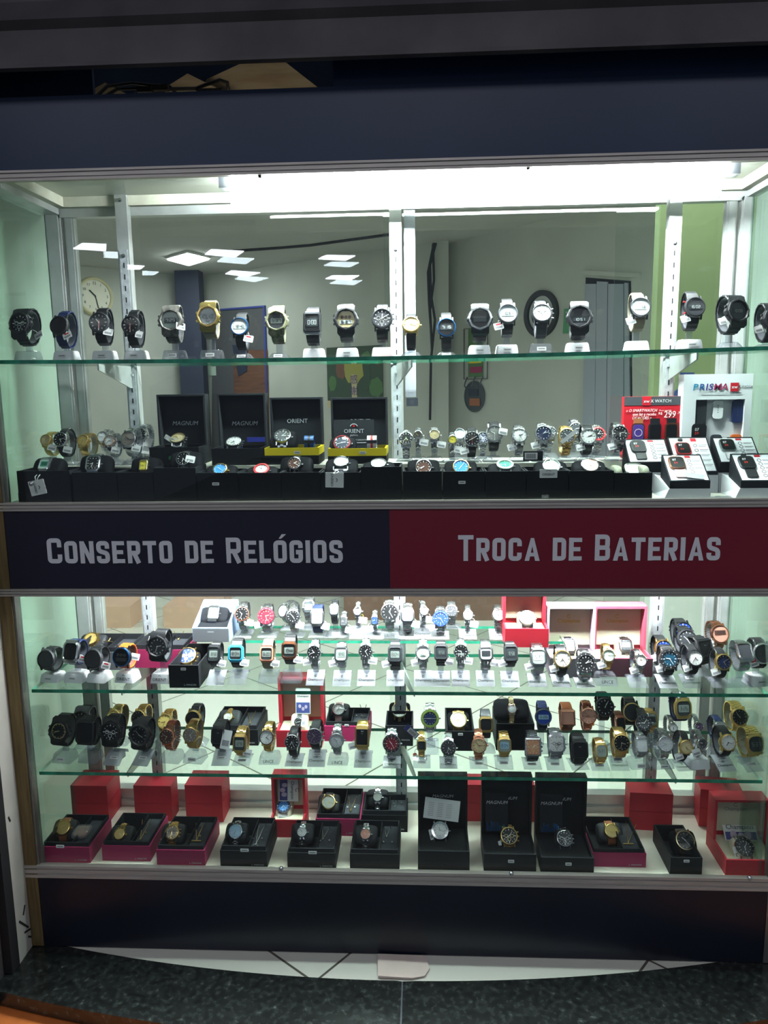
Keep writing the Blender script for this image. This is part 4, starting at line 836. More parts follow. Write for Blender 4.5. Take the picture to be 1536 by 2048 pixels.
row([
(40,647,44,'shock black d_black chrono rubber black','yaw=-22 tilt=14 tag=r ty=26 tz=-22 tr=-30','big black chronograph beside the left side glass','block',{'syaw':-8}),
(118,651,40,'round black d_black blank rubber navy','yaw=-14 tilt=14 tag=r tred=1 tz=-20 tr=-25','blank round black smartwatch with navy strap','white',{'p':PR,'syaw':-6}),
(198,645,42,'round charcoal d_dkgrey ana rubber black','tilt=14 hc=lum sec=redmark tag=r m=178 h=-40','smooth charcoal watch with red seconds hand','white',{'p':PR}),
(261,650,38,'round black d_black ana rubber black','tilt=12 yaw=-6 tag=r sec=redmark m=178 tw=14','black field watch with white hour marks','white',{'p':PR}),
(341,641,44,'shock camo_grey d_lcd dig rubber camo_grey','tilt=12 tag=r lcd=d_lcddark dg=7:25 tz=-12 tyaw=40 dgc=d_lcdpale','grey camouflage sports watch','block',{'p':PR}),
(416,633,42,'shock olivegold d_silver chrono rubber khaki','tilt=10 bz=gold sub=d_grey','golden olive sports watch','block',{'p':PR}),
(479,653,38,'round black d_silver dig rubber black','bz=bluem tilt=16 lcd=d_lcdpale tag=r tred=1 tz=-24','blue-rimmed watch with glaring pale face','low',{'p':PR}),
(553,642,41,'shock camo_green d_dkgrey dig rubber camo_green','tilt=12 lcd=d_lcd dg=5:37','green camouflage digital watch','low',{'p':PR}),
(624,645,37,'rect steel d_black dig rubber black','tilt=12 asp=1.15 lcd=d_lcddark dgc=d_lcdpale dg=0:00 bz=gun rc=.14','silver rectangular digital watch showing zeros','white'),
(692,639,44,'shock black d_cream dig3 rubber black','tilt=12 bz=black lcd=d_lcdpale sub=d_brown','black sports watch with cream three-eyed face','white',{'p':PR}),
(764,637,43,'round charcoal d_dkgrey chrono rubber black','tilt=16 bz=gun sub=d_grey','dark grey watch with subdials beside the middle upright','pink'),
(822,649,36,'round gold d_champ ana leather black','tilt=26 mk=gold hc=gold','gold watch with shining pale dial and black strap','low'),
(893,655,39,'round black d_black dig rubber black','bz=bluem tilt=14 lcd=d_lcddark dgc=d_lcdpale','blue-rimmed watch with dark digital face','low',{'p':PR}),
(960,638,45,'shock gun d_black dig rubber black','tilt=12 bz=steel lcd=d_lcddark dg=3:00 dgc=d_dkgrey','pewter sports watch with blank looking black face','white',{'p':PR}),
(1016,627,41,'round gun d_lcdpale dig rubber black','tilt=14 bz=darkgrey lcd=d_lcdpale dg=10:51 tag=l tred=1 tz=-24','gunmetal watch with pale screen and red-topped tag','white',{'p':PR}),
(1084,626,41,'round black d_silver chrono rubber charcoal','tilt=22 bz=gun mk=lum sub=d_mint','black watch with shining silver dial','block',{'p':PR}),
(1159,634,46,'shock black d_dkgrey dig3 rubber black','tilt=12 bz=black lcd=d_lcddark dgc=d_lcdpale dg=10:51','black sports watch with three-eyed digital face','white',{'p':PR}),
(1281,614,42,'round gun d_lcdpale dig rubber khaki','tilt=16 yaw=4 bz=steel lcd=d_lcdpale dgc=d_grey tag=l tz=-26','khaki strapped watch with a shiny steel rim','white'),
(1390,614,42,'round black d_dkgrey dig rubber black','tilt=12 yaw=4 bz=charcoal lcd=d_lcddark dgc=d_lcdpale btn=redrim tag=l tz=-22 dg=16:02','black digital watch with red side buttons','white',{'p':PR}),
(1475,622,46,'shock black d_dkgrey dig rubber black','tilt=12 yaw=34 bz=black lcd=d_lcddark dgc=d_grey tag=l ty=14 tz=-18','black sports watch turned right with white tag','low'),
(1548,638,44,'shock black d_black dig rubber black','tilt=12 yaw=16 lcd=d_lcddark tag=l ty=16 tz=-18','black watch cut off by the right edge','low'),
], .078, sagz, 'on the top shelf')
# ------------------------------------------------------------------ upper cabinet floor, back
row([
(92,880,24,'round gold d_champ ana mesh gold','tilt=22 yaw=-14 mk=gold hc=gold tag=r tz=-16 lw=.6','small gold mesh watch nearest the left side glass','low',{'Y':.15}),
(121,879,30,'round steel d_black ana leather black','tilt=18 yaw=-8 tag=r tz=-22','black leather watch between two gold mesh ones','low',{'Y':.15}),
(166,881,25,'round gold d_gold ana mesh gold','tilt=26 yaw=-16 mk=palegold hc=palegold lw=.7','gold watch with golden dial and wide mesh band','low',{'Y':.15}),
(205,874,24,'round steel d_silver ana mesh steel','tilt=24 yaw=-12','silver mesh watch half hidden behind the rose-rimmed one','low',{'Y':.20}),
(219,882,24,'round steel d_white ana mesh steel','bz=rose tilt=24 yaw=-10 mk=greyink hc=d_navy tag=r','rose-rimmed white dial watch on silver mesh','low',{'Y':.15}),
(281,870,28,'round steel d_black ana link steel','tilt=18 yaw=-14 tag=r th=36 tz=-24','steel watch peeking out behind the taupe dial','low',{'Y':.21}),
(257,878,34,'round steel d_taupe chrono mesh steel','tilt=18 yaw=-8 mk=greyink hc=ink sub=d_grey tag=r tz=-20','taupe dial chronograph on grey mesh strap','low',{'Y':.15}),
(812,877,29,'round steel d_black ana link steel','tilt=30 sec=yellow','steel watch with black dial and long white markers','low',{'Y':.17}),
(836,871,19,'round steel d_dkgrey ana link steel','tilt=26 mk=gold tag=r tz=-14 lw=.55','tiny steel ladies watch beside the black dial one','low',{'Y':.14}),
(869,870,23,'round steel d_champ ana link steel','tilt=26 mk=gold hc=gold bz=steel tag=r tz=-20 lw=.62','steel ladies watch with cream dial and thick case','low',{'Y':.14}),
(905,880,19,'round steel d_yellow ana link steel','tilt=26 mk=ink hc=ink tag=r tz=-20 lw=.55','tiny steel ladies watch with yellow dial','low',{'Y':.14}),
(920,869,24,'round steel d_lblue ana link steel','tilt=30','pale blue dial steel watch behind the yellow one','low',{'Y':.20}),
(944,878,32,'round steel d_black ana leather black','tilt=18 yaw=2 tag=l tz=-24 sec=redmark','steel watch with black dial on black fabric strap','low',{'Y':.14}),
(966,876,25,'round steel d_navy chrono link steel','tilt=30','navy dial steel watch hidden behind two larger ones','low',{'Y':.21}),
(989,867,36,'round steel d_grey ana leather black','tilt=16 yaw=2 mk=lum tag=r tz=4 h=-60 m=178','large grey dial watch on a black leather strap','low',{'Y':.14}),
(1039,871,32,'round steel d_white ana link steel','tilt=22 yaw=3 mk=greyink hc=ink tag=l tz=-24','steel bracelet watch with plain white dial','low',{'Y':.14}),
(1087,867,34,'round steel d_navy ana link steel','tilt=22 mk=lum h=45 m=75 tag=l tz=-24','steel watch with dark blue sunburst dial','low',{'Y':.14}),
(1101,866,26,'round steel d_dkgrey ana link steel','tilt=26 yaw=6','steel watch half hidden behind the blue sunburst dial','low',{'Y':.21}),
(1134,872,34,'round gold d_dkgrey ana link gold','tilt=24 yaw=4 mk=lum h=-45 m=130','gold watch with a white slip across its dial','low',{'Y':.14}),
(1152,858,28,'round steel d_dkgrey ana link steel','tilt=22 yaw=6','steel watch half hidden behind the gold one','low',{'Y':.22}),
(1177,873,34,'round steel d_white ana leather black','tilt=18 yaw=4 mk=ink hc=ink h=75 m=60 tag=l tz=-22','white dial watch with black leather strap','low',{'Y':.14}),
(1196,868,31,'diver steel d_black ana link steel','tilt=26 yaw=6 bz=redrim','steel diver with red and black rim, half hidden','low',{'Y':.21}),
(1240,867,34,'round steel d_black ana link steel','tilt=20 yaw=8 tag=l tz=-26','steel watch with black dial beside the red stand card','low',{'Y':.14}),
], .15, Z_RISE, 'on the upper riser')
p=at(1138,873,.128); o=tag(M().box(0,0,0,.040,.0006,.008,R=Matrix.Rotation(-.70,3,'Y')).build('paper_slip','paper'),'white paper slip laid across the gold watch dial','paper'); o.location=(p.x,p.y,p.z)
# ------------------------------------------------------------------ upper cabinet floor, boxes at the back
hb=hinged('open black watch box beside the left one of the lettered lids, green dot',(300,399,926,895),Z_RISE,'grosgrain','boxblack',789,.03,Y=.128,d=.095,yaw=0,text='MAGNUM',tsize=.013,tz=.42,shear=.25); tag(hb.root,'open black watch box with green dot and chronograph')
k=M().lathe([(.0045,-.0012),(.0045,0)],n=16,cap0=True).xf(Matrix.Translation((-.008,0,hb.h*.42))); hb.part(k,'green_dot','greendot')
I=make_watch(356,877,.155,31,'round steel d_champ chrono link steel','tilt=52 yaw=-6 bz=palegold mk=gold hc=gold tag=l tw=10 th=34 tr=60 tz=-2 a=.020 b=.028'); tag(I['root'],'cream dial steel chronograph in the black box with green dot')
hb=hinged('x',(424,523,926,897),Z_RISE,'grosgrain','boxblack',787,.03,Y=.128,d=.095,yaw=0,text='MAGNUM',tsize=.013,tz=.42,shear=.25); tag(hb.root,'open black watch box left of the yellow-rimmed boxes')
I=make_watch(468,884,.155,34,'round steel d_white chrono leather navy','tilt=58 yaw=-4 mk=greyink hc=ink a=.020 b=.028'); tag(I['root'],'white dial chronograph in the black box left of the yellow rims')
tag(M().box(0,0,0,.038,.002,.010).build('foil_card','bluefoil'),'shiny blue foil card beside the white chronograph in its box','card').location=at(512,879,.165)
for geo,lt,lab,wl in (((530,638,924,896),795,'left yellow-rimmed black watch box','grey dial steel watch in the left yellow-rimmed box'),((656,773,924,897),795,'right yellow-rimmed black watch box','blue dial steel watch in the right yellow-rimmed box')):
    hb=hinged('x',geo,Z_RISE,'boxblack','boxblack',lt,.022,Y=.128,d=.095,yaw=0,text='ORIENT',tsize=.013,tz=.50,rim='boxyellow'); tag(hb.root,lab)
    hb.sticker(.012,hb.h*.72)
    left=geo[0]<600
    I=make_watch(*((565,872) if left else (684,886)),.150,36,'round steel %s ana link steel'%('d_dkgrey' if left else 'd_navy'),'tilt=%d yaw=-4 bz=%s a=.020 b=.029'%(46 if left else 40,'steel' if left else 'redrim')); tag(I['root'],wl); hb.pillow(I,.058,'velvet')
    p=at(619 if left else 744,886,.155); t=thing('spare_strap',p,'rolled blue and black spare strap in the left yellow-rimmed box' if left else 'rolled white and red spare strap in the right yellow-rimmed box','strap')
    for nm,ma,a,b in ((('band','seablue',-.5,.5),('stripe','black',-.12,.12)) if left else (('band','white',-.5,.5),('stripe','redrim',-.12,.12))):
        m=M(); rs=[]; w=.020; e=.0003 if nm=='stripe' else 0
        for i in range(17): q=2*math.pi*i/16; rs.append([Vector((s*w,(.012+e+dr)*math.cos(q),(.016+e+dr)*math.sin(q))) for s,dr in ((a,0),(b,0),(b,-.0015),(a,-.0015))])
        m.rings(rs).build(nm,ma,t)
    M().box(0,-.0125,.004,.022,.003,.006).build('keeper','gun' if not left else 'black',t)
    if not left:
        c=at(708,868,.198); t=thing('card',c,'black certificate card with white crest leaning in the right yellow-rimmed box','card'); w=.088; h=.062
        M().b2(-w/2,w/2,0,.0015,-h/2,h/2).build('sheet','boxinner',t); m=addtext(M(),'ORIENT',.0125,Tm(0,-.0003,.006)); addtext(m,'JAPAN',.006,Tm(0,-.0003,-.003)); addtext(m,'CERTIFICADO DE GARANTIA',.0042,Tm(0,-.0003,-.012),bold=.02) if 0 else addtext(m,'CERTIFICADO DE GARANTIA',.0045,Tm(0,-.0003,-.013)); m.box(0,-.0005,-.019,.07,.0002,.0018); m.build('lettering','silverink',t,smooth=False)
        M().lathe([(.0026,-.0006)],n=12,cap0=True).xf(Matrix.Translation((0,0,.018))).build('crest_dot','redrim',t); M().tube([(.008*math.cos(math.radians(a)),-.0004,.015+.007*math.sin(math.radians(a))) for a in range(15,170,15)],.0011,n=4).build('crest','silverink',t)
# ------------------------------------------------------------------ upper cabinet floor, front row of open black boxes
TR=[(38,143,942,'first open black tray from the left, white tag hanging out',(89,928,25,'rect steel d_mint dig link steel','tilt=34 yaw=-16 asp=1.15 lcd=d_green dgc=ink'),'small steel digital watch in the leftmost open tray'),
(148,236,945,'second open black tray from the left',(186,927,32,'rect steel d_black ana link steel','tilt=24 yaw=-4 asp=1.05 rc=.3'),'tonneau steel watch with black dial in the second tray from left'),
(238,308,945,'third open black tray from the left',(287,931,18,'rect palegold d_yellow ana leather black','tilt=24 asp=1.3 mk=ink hc=ink'),'little gold rectangular watch in the third tray from left'),
(310,394,936,'taller open black tray under the green dot box',(367,918,31,'round steel d_black ana link steel','tilt=30 yaw=-6 tag=r tz=0'),'steel watch with black dial standing in the taller left tray'),
(396,478,946,'open black tray with a gold watch, under the black box left of the yellow rims',(440,939,30,'round gold d_sky ana link gold','tilt=46 mk=lum'),'gold watch with bright blue dial left of the middle trays'),
(480,563,946,'open black tray left of the tall black cushion',(523,939,33,'diver steel d_white ana link steel','bz=redrim tilt=54 mk=ink hc=ink'),'steel watch with red-edged white dial in an open tray'),
(565,641,945,'open black tray with a tall black cushion',(589,927,28,'round steel d_brown ana link steel','tilt=32 yaw=-10 m=120'),'steel watch with brown dial leaning on the tall black cushion'),
(643,722,945,'open black tray with white tag hanging on its front',(682,924,32,'round steel d_silver ana link steel','tilt=52 lw=.8'),'all silver watch with glaring dial above the hanging tag'),
(723,803,934,'taller open black tray right of the hanging tag',(757,927,34,'round steel d_white ana link steel','tilt=62'),'silver watch lying nearly flat in the taller middle tray'),
(806,884,943,'open black tray below the tiny steel ladies watches',(847,934,34,'round steel d_brown ana link steel','tilt=30 bz=steel'),'steel watch with plum brown dial in an open tray'),
(887,969,943,'open black tray with small grey price label below the yellow dial',(922,934,34,'round gold d_sky ana link gold','tilt=36 bz=gold'),'gold-rimmed watch with sky blue striped dial in a tray'),
(971,1051,943,'open black tray with the green dial watch',(1010,930,35,'diver steel d_green ana link steel','tilt=62 bz=d_mint'),'steel watch with green dial in an open tray'),
(1053,1136,942,'open black tray with a white label clipped on its front edge',(1103,933,37,'round steel d_mint ana link steel','tilt=44 mk=gold'),'steel watch with mint dial above the clipped white label'),
(1138,1226,942,'open black tray beside the grey-lined rounded box',(1180,931,37,'round steel d_rose ana link steel','tilt=46 bz=steel'),'steel watch with peach grey dial in the last square tray'),
(1228,1303,946,'rounded black box lined with grey felt',(1268,938,37,'rect steel d_white blank link steel','tilt=46 asp=.8 lw=.5'),'wide silver watch with glaring blank dial in grey felt')]
for xl,xr,yt,lab,w,wl in TR:
    b=tray(lab,xl,xr,yt,.018,Z_DECK); I=make_watch(w[0],w[1],.058,*w[2:5][0:1],w[3],w[4]+' a=.019 b=.027'); tag(I['root'],wl,None,'watches in the open trays')
    tag(b.root,None,None,'open watch trays')
    if 'felt' in lab:
        m=M(); 
        for s in (-1,1): cushion(m,.016,.060,.034,Matrix.Translation((s*.026,.036,b.h-.006)))
        b.part(m,'felt_roll','feltgrey')
    else: b.pillow(I,min(b.w-.010,.066),'velvet')
    if xl in (396,887): b.sticker(-.004,b.h*.62)
    if xl==1053: b.sticker(-.004,b.h*.12)
def hang_tag(px,py,Y,w,h,rot,lab,px2,py2):
    P=at(px,py,Y); t=thing('hang_tag',P,lab,'tag'); R=Matrix.Rotation(rot,4,'Y'); M().prism(rr(w,h,.001,2),-.0004,.0004).xf(R).build('card','paper',t,smooth=False)
    m=M(); addtext(m,'ORIENT',w*.2,R@Tm(-w*.12,-.0005,0,0,0,-1.57)); m.tube([(R@Vector((w*.06+w*.09*math.cos(math.radians(a)),-.0006,w*.09*math.sin(math.radians(a))))) for a in range(-80,100,20)],.0008,n=4); m.build('print','ink',t,smooth=False)
    e=at(px2,py2,Y+.012)-P; s=[R@Vector((.0,-.0005,h*.4))]; M().tube([s[0],Vector((s[0].x*.4+e.x*.6-.003,-.001,(s[0].z+e.z)/2)),e],.0008,n=5).build('string','string',t); M().tube([s[0],Vector((s[0].x*.4+e.x*.6+.004,-.001,(s[0].z+e.z)/2)),e+Vector((.006,0,0))],.0008,n=5).build('string','string',t)
hang_tag(75,975,.0145,.033,.030,-.2,'white square tag hanging over the front of the leftmost tray',80,942)
hang_tag(669,960,.0145,.036,.030,.03,'white tag hanging over the front of a middle tray',671,943)
P=at(1097,947,.0145); t=thing('clip_label',P,'white label card clipped to the tray under the mint dial','label'); M().prism(rr(.034,.017,.001,2),-.0004,.0004).build('card','paper',t); addtext(M(),'ORIENT',.007,Tm(0,-.0006,-.002)).build('print','ink',t,smooth=False); M().tube([(.004*math.cos(math.radians(a)),-.0006,.0035+.003*math.sin(math.radians(a))) for a in range(0,190,20)],.0005,n=4).build('emblem','ink',t)
p=at(1066,912,.105); t=thing('barcode_card',p,'black barcode card in front of the blue sunburst watch','card'); M().prism(rr(.040,.020,.001,2),-.0004,.0004).build('card','boxinner',t); m=M(); 
for i in range(14): m.box(-.013+.0014*i,-.0009,0,.0007,.0002,.010)
M().box(-.004,-.0007,0,.026,.0003,.014).build('white_field','paper',t); m.build('bars','ink',t)
# ------------------------------------------------------------------ smartwatch boxes on the right
c=at(1306,900,.205); wl=at(1247,850,.205).x; wr=at(1366,850,.205).x; w=wr-wl; h=at(1306,793,.205).z-Z_RISE; t=thing('display_card',((wl+wr)/2,.205,Z_RISE),'red and grey price card for a smartwatch left of the white gift box','card')
M().b2(-w/2,w/2,0,.02,0,h).build('body','printred',t,smooth=False); M().b2(-w/2,w/2,-.0006,0,h*.86,h).build('header','printgrey',t,smooth=False); M().b2(-w*.20,-w*.055,-.0011,-.0006,h*.86,h).build('logo_square','printred',t,smooth=False)
F=lambda u,v: Tm((u-.5)*w,-.0012,v*h)
m=addtext(M(),'X WATCH',.0092,F(.61,.925)); addtext(m,'xw',.010,F(.37,.925)); addtext(m,'» O SMARTWATCH',.0088,F(.29,.775),shear=.2,sx=.85); addtext(m,'que faz e recebe',.0088,F(.34,.715),shear=.2,sx=.85); addtext(m,'LIGAÇÕES »',.0088,F(.30,.655),shear=.2,sx=.85); addtext(m,'Preço sugerido',.0042,F(.69,.775),shear=.2); addtext(m,'R$',.0072,F(.61,.725)); addtext(m,'299',.0200,F(.765,.705),sx=.85,shear=.1); addtext(m,',99',.0068,F(.93,.735)); m.build('lettering','paper',t,smooth=False)
for u,bc,sc_ in ((.24,'rose','violet'),(.52,'black','d_black'),(.80,'copper','d_black')):
    m=M().prism(rr(.027,.040,.007),-.004,-.0006).xf(F(u,.42)); o=m.build('printed_watch',bc,t); M().prism(rr(.022,.034,.005),-.0055,-.004).xf(F(u,.42)).build('printed_screen',sc_,o); M().b2(-.010,.010,-.003,-.0006,.018,.030).xf(F(u,.42)).build('printed_strap','tan' if u<.3 else 'black',o)
    if u==.52: addtext(M(),'09:30',.0078,F(u,.47)@Tm(0,-.005,0)).build('printed_time','paper',o,smooth=False); M().lathe([(.009,-.0050),(.009,-.0045)],n=16,cap0=True).xf(F(u,.335)@Matrix.Scale(.55,4,Vector((0,0,1)))).build('printed_globe','teal',o)
    if u<.3: M().lathe([(.0085,-.0056),(.0085,-.006),(.007,-.006),(.007,-.0056)],n=20).xf(F(u,.42)).build('printed_ring','lilac',o)
wl=at(1366,800,.19).x; wr=at(1504,800,.19).x; w=wr-wl; h=at(1435,748,.19).z-Z_RISE; t=thing('gift_box',((wl+wr)/2,.19,Z_RISE),'tall white smartwatch gift box with window and spare straps','box')
M().b2(-w/2,w/2,.012,.035,0,h).build('backing','boxwhite',t,smooth=False); m=M(); x0,x1,z0,z1=-w*.31,w*.40,.012,h*.70
m.b2(-w/2,x0,0,.012,0,h).b2(x1,w/2,0,.012,0,h).b2(x0,x1,0,.012,0,z0).b2(x0,x1,0,.012,z1,h); m.build('front_frame','boxwhite',t,smooth=False)
F=lambda u,v: Tm((u-.5)*w,-.0008,v*h)
for i,(ch,ma) in enumerate(zip('PRISMA',('teal','seablue','violet','violet','magenta','magenta'))): addtext(M(),ch,.0195,F((.165,.26,.33,.39,.485,.59)[i],.845),shear=.15,sx=1.08,bold=.00025).build('letter',ma,t,smooth=False)
M().b2(-.0085,.0085,-.0006,0,-.009,.009).xf(F(.735,.845)).build('logo_square','printred',t); addtext(M(),'xw',.010,F(.735,.845)@Tm(0,-.0006,0)).build('logo_letters','paper',t,smooth=False); m=addtext(M(),'X WATCH',.0062,F(.895,.848)); addtext(m,'o smartwatch mais completo que faz e recebe ligações',.0040,F(.53,.775)); m.build('lettering','printgrey',t,smooth=False)
xs=lambda u:(u-.5)*w
o=M().prism(rr(.020,.13,.004),.004,.010).xf(Tm(xs(.29),0,h*.42)).build('strap','navypost' if 0 else 'charcoal',t); o['label']='charcoal strap'
o=M().prism(rr(.031,.036,.008),-.001,.010).xf(Tm(xs(.255),0,h*.315)).build('smartwatch_head','black',t); addtext(M(),'07',.0085,Tm(xs(.22),-.0015,h*.345)).build('screen_time','paper',o,smooth=False); addtext(M(),'59',.0085,Tm(xs(.22),-.0015,h*.30)).build('screen_figures','redmark',o,smooth=False)
for u,ma,a,b in ((.53,'whiteplastic',.47,.69),(.82,'navy',.42,.69),(.53,'darkgrey',.08,.28),(.82,'orange',.08,.28)):
    o=M().prism(rr(.022 if ma!='whiteplastic' else .021,(b-a)*h,.006),.005,.0118).xf(Tm(xs(u),0,(a+b)/2*h)).build('spare_strap',ma,t); o['label']={'whiteplastic':'white','navy':'navy','darkgrey':'dark grey','orange':'orange red'}[ma]+' strap'
    k=M()
    for i in range(4): k.lathe([(.0012,-.0002)],n=8,cap0=True).v
    k=M()
    for i in range(4): q=M().lathe([(.0011,.0048),(.0011,.0052)],n=8,cap0=True).xf(Tm(xs(u),0,(a+(b-a)*(.35+.12*i))*h)); k.add(q.v,q.f)
    k.build('strap_holes','printgrey',o)
def wedge(lab,xl,xr,ybf,ytf,Yf,z,dep,white,case,strap,ytop,barcode=False,logo=True):
    a=at(xl,ybf,Yf); b=at(xr,ybf,Yf); w=b.x-a.x; zf=a.z; t=thing('smartwatch_box',((a.x+b.x)/2,Yf,z),lab,'box','slanted smartwatch boxes'); zt=at((xl+xr)/2,ytop,Yf+dep).z-z; zf-=z; zb=.0
    zw=zf-at((xl+xr)/2,ybf,Yf).z+at((xl+xr)/2,ytf,Yf).z if white else 0
    zl=(at((xl+xr)/2,ytf,Yf).z-z)
    m=M().hexa([(-w/2,0,zl),(w/2,0,zl),(w/2,dep,zl),(-w/2,dep,zl)],[(-w/2,0,zf),(w/2,0,zf),(w/2,dep,zt),(-w/2,dep,zt)]); m.build('black_sleeve','boxblack',t,smooth=False)
    if zl>.002:
        e=.010 if white else 0; M().hexa([(-w/2-e,-.002,0),(w/2+.001,-.002,0),(w/2+.001,dep+.01,0),(-w/2-e,dep+.01,0)],[(-w/2-.0015,-.0015,zl-.0003),(w/2+.001,-.0015,zl-.0003),(w/2+.001,dep+.01,zl-.0003),(-w/2-e,dep+.01,zl+.02 if white else zl-.0003)]).build('white_base','boxwhite',t,smooth=False)
    L=math.hypot(dep,zt-zf); sl=math.atan2(zt-zf,dep); T=Matrix.Translation((0,0,zf))@Matrix.Rotation(-(math.pi/2-sl),4,'X')
    M().b2(-w/2+.003,w/2-.003,-.0006,0,.002,L-.004).xf(T).build('white_face','boxwhite',t,smooth=False)
    M().b2(w*.06,w*.20,-.0012,-.0006,L*.86,L-.005).xf(T).build('logo_patch','printred',t,smooth=False)
    m=M()
    for i in range(5):
        q=M().lathe([(.0042,-.0007),(.0042,-.0011),(.0032,-.0011),(.0032,-.0007)],n=14).xf(Matrix.Translation((w*.14,0,L*(.74-.14*i)))); m.add(q.v,q.f); m.box(w*.33,-.0008,L*(.755-.14*i),w*.22,.0002,.0010); m.box(w*.31,-.0008,L*(.72-.14*i),w*.18,.0002,.0008)
    m.xf(T).build('icons','greyink' if 0 else 'printgrey',t)
    hd=M().outl([(rr(.030,.034,.008),-.0006),(rr(.031,.035,.008),-.0050),(rr(.029,.033,.007),-.0062)],0,False,True).xf(T@Matrix.Translation((-w*.20,0,L*.62))).build('watch_head',case,t); M().outl([(rr(.0265,.030,.006),-.0063)],cap0=True).xf(T@Matrix.Translation((-w*.20,0,L*.62))).build('screen','d_black',hd)
    addtext(M(),'07',.0075,T@Tm(-w*.26,-.0065,L*.70)).build('screen_time','paper',hd,smooth=False); addtext(M(),'59',.0075,T@Tm(-w*.24,-.0065,L*.585)).build('screen_figures','redmark',hd,smooth=False)
    M().prism(rr(.021,L*.30,.002),-.0035,-.0006).xf(T@Matrix.Translation((-w*.18,0,L*.25))).build('strap',strap,t); M().prism(rr(.010,.006,.002),-.003,-.0006).xf(T@Matrix.Translation((-w*.20,0,L*.90))).build('strap_top',strap,t)
    if barcode: M().box(0,-.0012,0,.034,.0004,.014,R=Matrix.Rotation(.2,3,'Y')).xf(T@Matrix.Translation((w*.12,-.0035,L*.12))).build('barcode_sticker','greyink',t)
    return t
Zr=Z_RISE
wedge('slanted smartwatch box with black strap in front of the red card',1258,1344,925,945,.105,Z_DECK,.055,False,'charcoal','black',878)
wedge('slanted smartwatch box with a red-edged watch, middle of the back three',1354,1436,944,950,.10,Z_DECK,.075,False,'redrim','black',874)
wedge('slanted smartwatch box with silver watch and paper flap at the right',1440,1524,925,945,.105,Z_DECK,.055,False,'steel','white',874)
wedge('front slanted smartwatch box with rose gold watch and beige strap',1340,1421,962,977,.022,Z_DECK,.062,True,'rose','pinkstrap',909,True)
wedge('front slanted smartwatch box cut off by the right edge',1482,1566,962,976,.022,Z_DECK,.062,True,'gun','black',907)
m=M().box(0,0,0,.05,.02,.001,R=Matrix.Rotation(.25,3,'Z')); m.box(.004,.002,.0012,.03,.006,.0006); o=tag(m.build('plastic_wrap','plasticbag'),'crumpled clear wrapper lying before the right smartwatch box','wrapper'); o.location=(at(1448,989,.024).x,.036,Z_DECK+.001)
